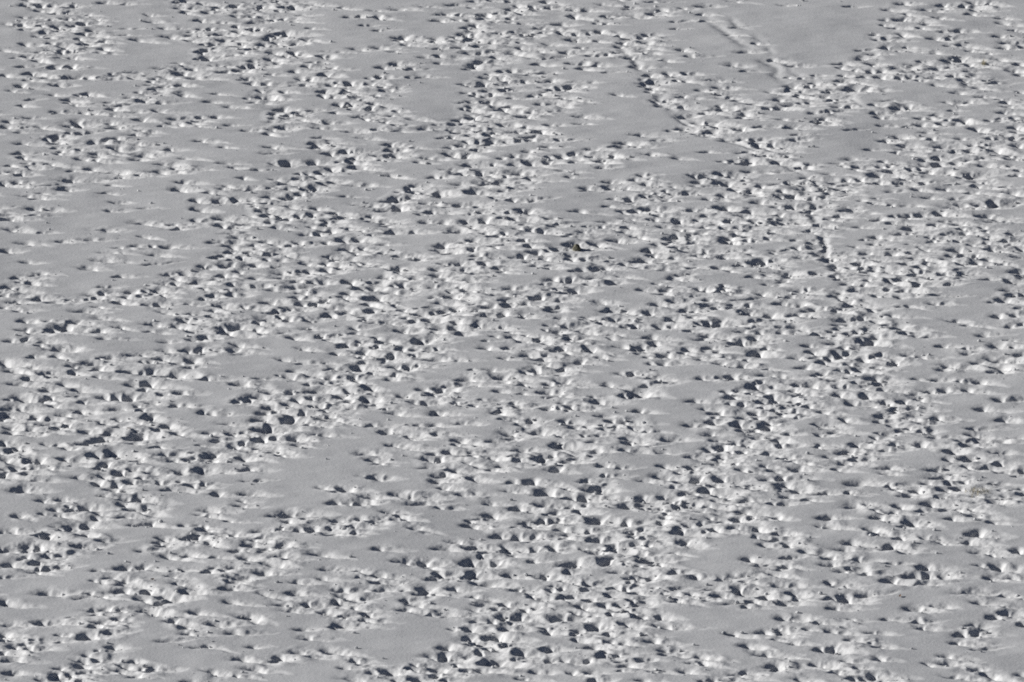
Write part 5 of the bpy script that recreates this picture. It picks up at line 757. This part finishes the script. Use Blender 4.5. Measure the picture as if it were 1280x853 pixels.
def sheet_object(name, q, parent=None):
    used, inv = np.unique(q, return_inverse=True)
    n = len(q)
    me = bpy.data.meshes.new(name)
    me.vertices.add(len(used)); me.vertices.foreach_set("co", P[used].ravel())
    me.loops.add(n * 4); me.loops.foreach_set("vertex_index", inv.reshape(-1).astype(np.int32))
    me.polygons.add(n)
    me.polygons.foreach_set("loop_start", np.arange(0, n * 4, 4, dtype=np.int32))
    me.polygons.foreach_set("use_smooth", np.ones(n, bool))
    me.update(calc_edges=True)
    me.normals_split_custom_set_from_vertices(NRM[used])
    me.attributes.new("broken", 'FLOAT', 'POINT').data.foreach_set("value", BRK[used])
    me.materials.append(SNOW)
    o = bpy.data.objects.new(name, me)
    scene.collection.objects.link(o)
    if parent: o.parent = parent
    return o

# the 300 holes that show largest get an object each
area = np.zeros(k + 1)
cnt = np.bincount(fo[fo >= 0], minlength=k + 1)
area[:n_seen] = (PRINTS[:, 2] * PRINTS[:, 3]) * (cnt[:n_seen] > 14)
area[:n_seen] *= (np.abs(PRINTS[:, 0]) < FR * (1 + SPREAD * PRINTS[:, 1]) - 0.2)
big = np.argsort(-area)[:300]
is_big = np.zeros(k + 2, bool); is_big[big] = True
cls = np.where(fo < 0, np.where(fr >= 0, -2, -1), np.where(is_big[fo], fo, -3))
field = sheet_object("snow_field", quads[cls == -1])
field["kind"] = "structure"
field["label"] = "trampled white snow field in low sun"
order = np.argsort(cls, kind='stable'); sc_ = cls[order]
starts = np.searchsorted(sc_, big, 'left'); ends = np.searchsorted(sc_, big, 'right')
for b0, e0 in zip(starts, ends):
    if e0 > b0: sheet_object("footprint", quads[order[b0:e0]], field)
rest = sheet_object("small_footprint", quads[cls == -3], field)
rest["kind"] = "stuff"
for q in range(len(RUTS)):
    m = (cls == -2) & (fr == q)
    if m.sum() > 20: sheet_object("snow_rut", quads[m], field)

def ground_z(x, y):
    j = min(NY - 1, max(0, int(round((y - Y0) / DYV))))
    i = min(NX - 1, max(0, int(round((x / halfw[j] + 1) / 2 * (NX - 1)))))
    return float(Z[j, i])

# ------------------------------------------------------------------ what pokes out of the snow
def mesh_object(name, verts, faces, mat, parent=None, smooth=False):
    me = bpy.data.meshes.new(name)
    me.from_pydata([tuple(v) for v in verts], [], faces)
    if smooth: me.polygons.foreach_set("use_smooth", [True] * len(me.polygons))
    me.materials.append(mat)
    o = bpy.data.objects.new(name, me)
    scene.collection.objects.link(o)
    if parent: o.parent = parent
    return o

def blade_geometry(count, spread_x, spread_y, height, lean, seed):
    r = random.Random(seed)
    V, F = [], []
    for _ in range(count):
        bx, by = r.gauss(0, spread_x), r.gauss(0, spread_y)
        az = r.uniform(0, 2 * math.pi); ln = r.uniform(0.15, lean); h = height * r.uniform(0.5, 1.0)
        w = r.uniform(0.007, 0.013); wx, wy = -math.sin(az) * w, math.cos(az) * w
        base = len(V); segs = 4
        for k in range(segs + 1):
            t = k / segs; q = 1 - t
            cx = bx + math.cos(az) * ln * h * t * t * 1.3; cy = by + math.sin(az) * ln * h * t * t * 1.3; cz = -0.03 + (h + 0.03) * t * (1 - 0.18 * t * ln)
            V += [(cx - wx * (q + 0.12), cy - wy * (q + 0.12), cz), (cx + wx * (q + 0.12), cy + wy * (q + 0.12), cz), (cx + math.cos(az) * 0.004 * q, cy + math.sin(az) * 0.004 * q, cz)]
        for k in range(segs):
            a = base + 3 * k; b = a + 3
            F += [(a, a + 1, b + 1, b), (a + 1, a + 2, b + 2, b + 1), (a + 2, a, b, b + 2)]
    return V, F

def lump_geometry(rx, ry, rz, seed, rings=12, seg=18):
    r = np.random.default_rng(seed)
    ph = r.uniform(0, 6.28, 8)
    V, F = [], []
    for i in range(rings + 1):
        th = math.pi * i / rings
        for j in range(seg):
            al = 2 * math.pi * j / seg
            k = 1 + 0.16 * math.sin(3 * al + ph[0]) * math.sin(2 * th + ph[1]) + 0.10 * math.sin(5 * al + ph[2] + 3 * th) + 0.07 * math.sin(8 * al + ph[3] - 5 * th) + 0.05 * math.sin(11 * th + ph[4] + 2 * al)
            V.append((rx * k * math.sin(th) * math.cos(al), ry * k * math.sin(th) * math.sin(al), rz * k * math.cos(th)))
    for i in range(rings):
        for j in range(seg):
            F.append((i * seg + j, (i + 1) * seg + j, (i + 1) * seg + (j + 1) % seg, i * seg + (j + 1) % seg))
    return V, F

def thing(name, label, cat, x, y, z=0.0):
    o = bpy.data.objects.new(name, None)
    scene.collection.objects.link(o)
    o.location = (x, y, ground_z(x, y) + z)
    o["label"] = label; o["category"] = cat
    return o

x, y = 2.23, 11.11
t = thing("turf_clump", "round olive brown clump of frozen turf in a hole in the snow", "turf", x, y, 0.04)
mesh_object("soil", *lump_geometry(0.13, 0.15, 0.14, 3), EARTH, t, True)
mesh_object("grass", *blade_geometry(26, 0.05, 0.05, 0.16, 1.0, 8), EARTH, t)

x, y = 17.74, 36.75
t = thing("grass_tuft", "small upright tuft of straw coloured grass sticking out of the snow", "grass", x, y)
mesh_object("blades", *blade_geometry(34, 0.05, 0.06, 0.24, 0.9, 4), STRAW, t)

x, y = 14.44, -16.56
t = thing("grass_tuft", "wide low patch of flattened dry grass showing through the snow", "grass", x, y)
mesh_object("blades", *blade_geometry(90, 0.16, 0.16, 0.15, 1.6, 5), STRAW, t)

# a few windblown leaves
for n, (x, y) in enumerate([(-10.77, -25.33), (-12.20, -10.00), (11.55, -26.70)]):
    V, F = [], []
    for i in range(7):
        q = i / 6 * 2 - 1; w = 0.035 * (1 - q * q) ** 0.7 + 0.002; lift = 0.02 * q * q
        V += [(q * 0.07, -w, lift + 0.012), (q * 0.07, 0, lift), (q * 0.07, w, lift + 0.012), (q * 0.07, 0, lift - 0.003)]
    for i in range(6):
        a = 4 * i; b = a + 4
        F += [(a, b, b + 1, a + 1), (a + 1, b + 1, b + 2, a + 2), (a, a + 3, b + 3, b), (a + 3, a + 2, b + 2, b + 3)]
    o = mesh_object("dead_leaf", V, F, LEAF)
    o.location = (x, y, ground_z(x, y) + 0.018); o.rotation_euler = (0.3, 0.1, 0.7 + n * 1.9)
    o["label"] = ("tiny dark leaf among small snow crumbs on trodden snow", "tiny pale brown leaf on the far rim of a large dark hole", "tiny reddish leaf alone on smooth untrodden snow")[n]; o["category"] = "leaf"; o["group"] = "dead leaves blown onto the snow"

# crumbs of snow kicked out of the holes
def crumbs(n):
    r = np.random.default_rng(91)
    pts = []
    base = np.array([(0, 0, 1), (0.89, 0, 0.45), (0.28, 0.85, 0.45), (-0.72, 0.53, 0.45), (-0.72, -0.53, 0.45), (0.28, -0.85, 0.45),
                     (0.72, 0.53, -0.45), (-0.28, 0.85, -0.45), (-0.89, 0, -0.45), (-0.28, -0.85, -0.45), (0.72, -0.53, -0.45), (0, 0, -1)])
    tri = [(0,1,2),(0,2,3),(0,3,4),(0,4,5),(0,5,1),(1,6,2),(2,7,3),(3,8,4),(4,9,5),(5,10,1),(2,6,7),(3,7,8),(4,8,9),(5,9,10),(1,10,6),(6,11,7),(7,11,8),(8,11,9),(9,11,10),(10,11,6)]
    V, F = [], []
    for _ in range(n):
        p = PRINTS[r.integers(len(PRINTS))]
        x = p[0] + r.normal(0.35, 0.4); y = p[1] + r.normal(0, 0.4)
        s = 0.018 + 0.045 * r.random() ** 3
        c = np.array([x, y, ground_z(x, y) + s * 0.45])
        b = len(V)
        V += list(base * (s * r.uniform(0.7, 1.25, (12, 1))) * np.array([1.2, 1.0, 0.85]) + c)
        F += [(i + b, j + b, k2 + b) for i, j, k2 in tri]
    return V, F
o = mesh_object("snow_crumbs", *crumbs(3200), SNOW)
o["kind"] = "stuff"; o["label"] = "loose crumbs of snow kicked out around the footprints"; o["category"] = "snow crumbs"
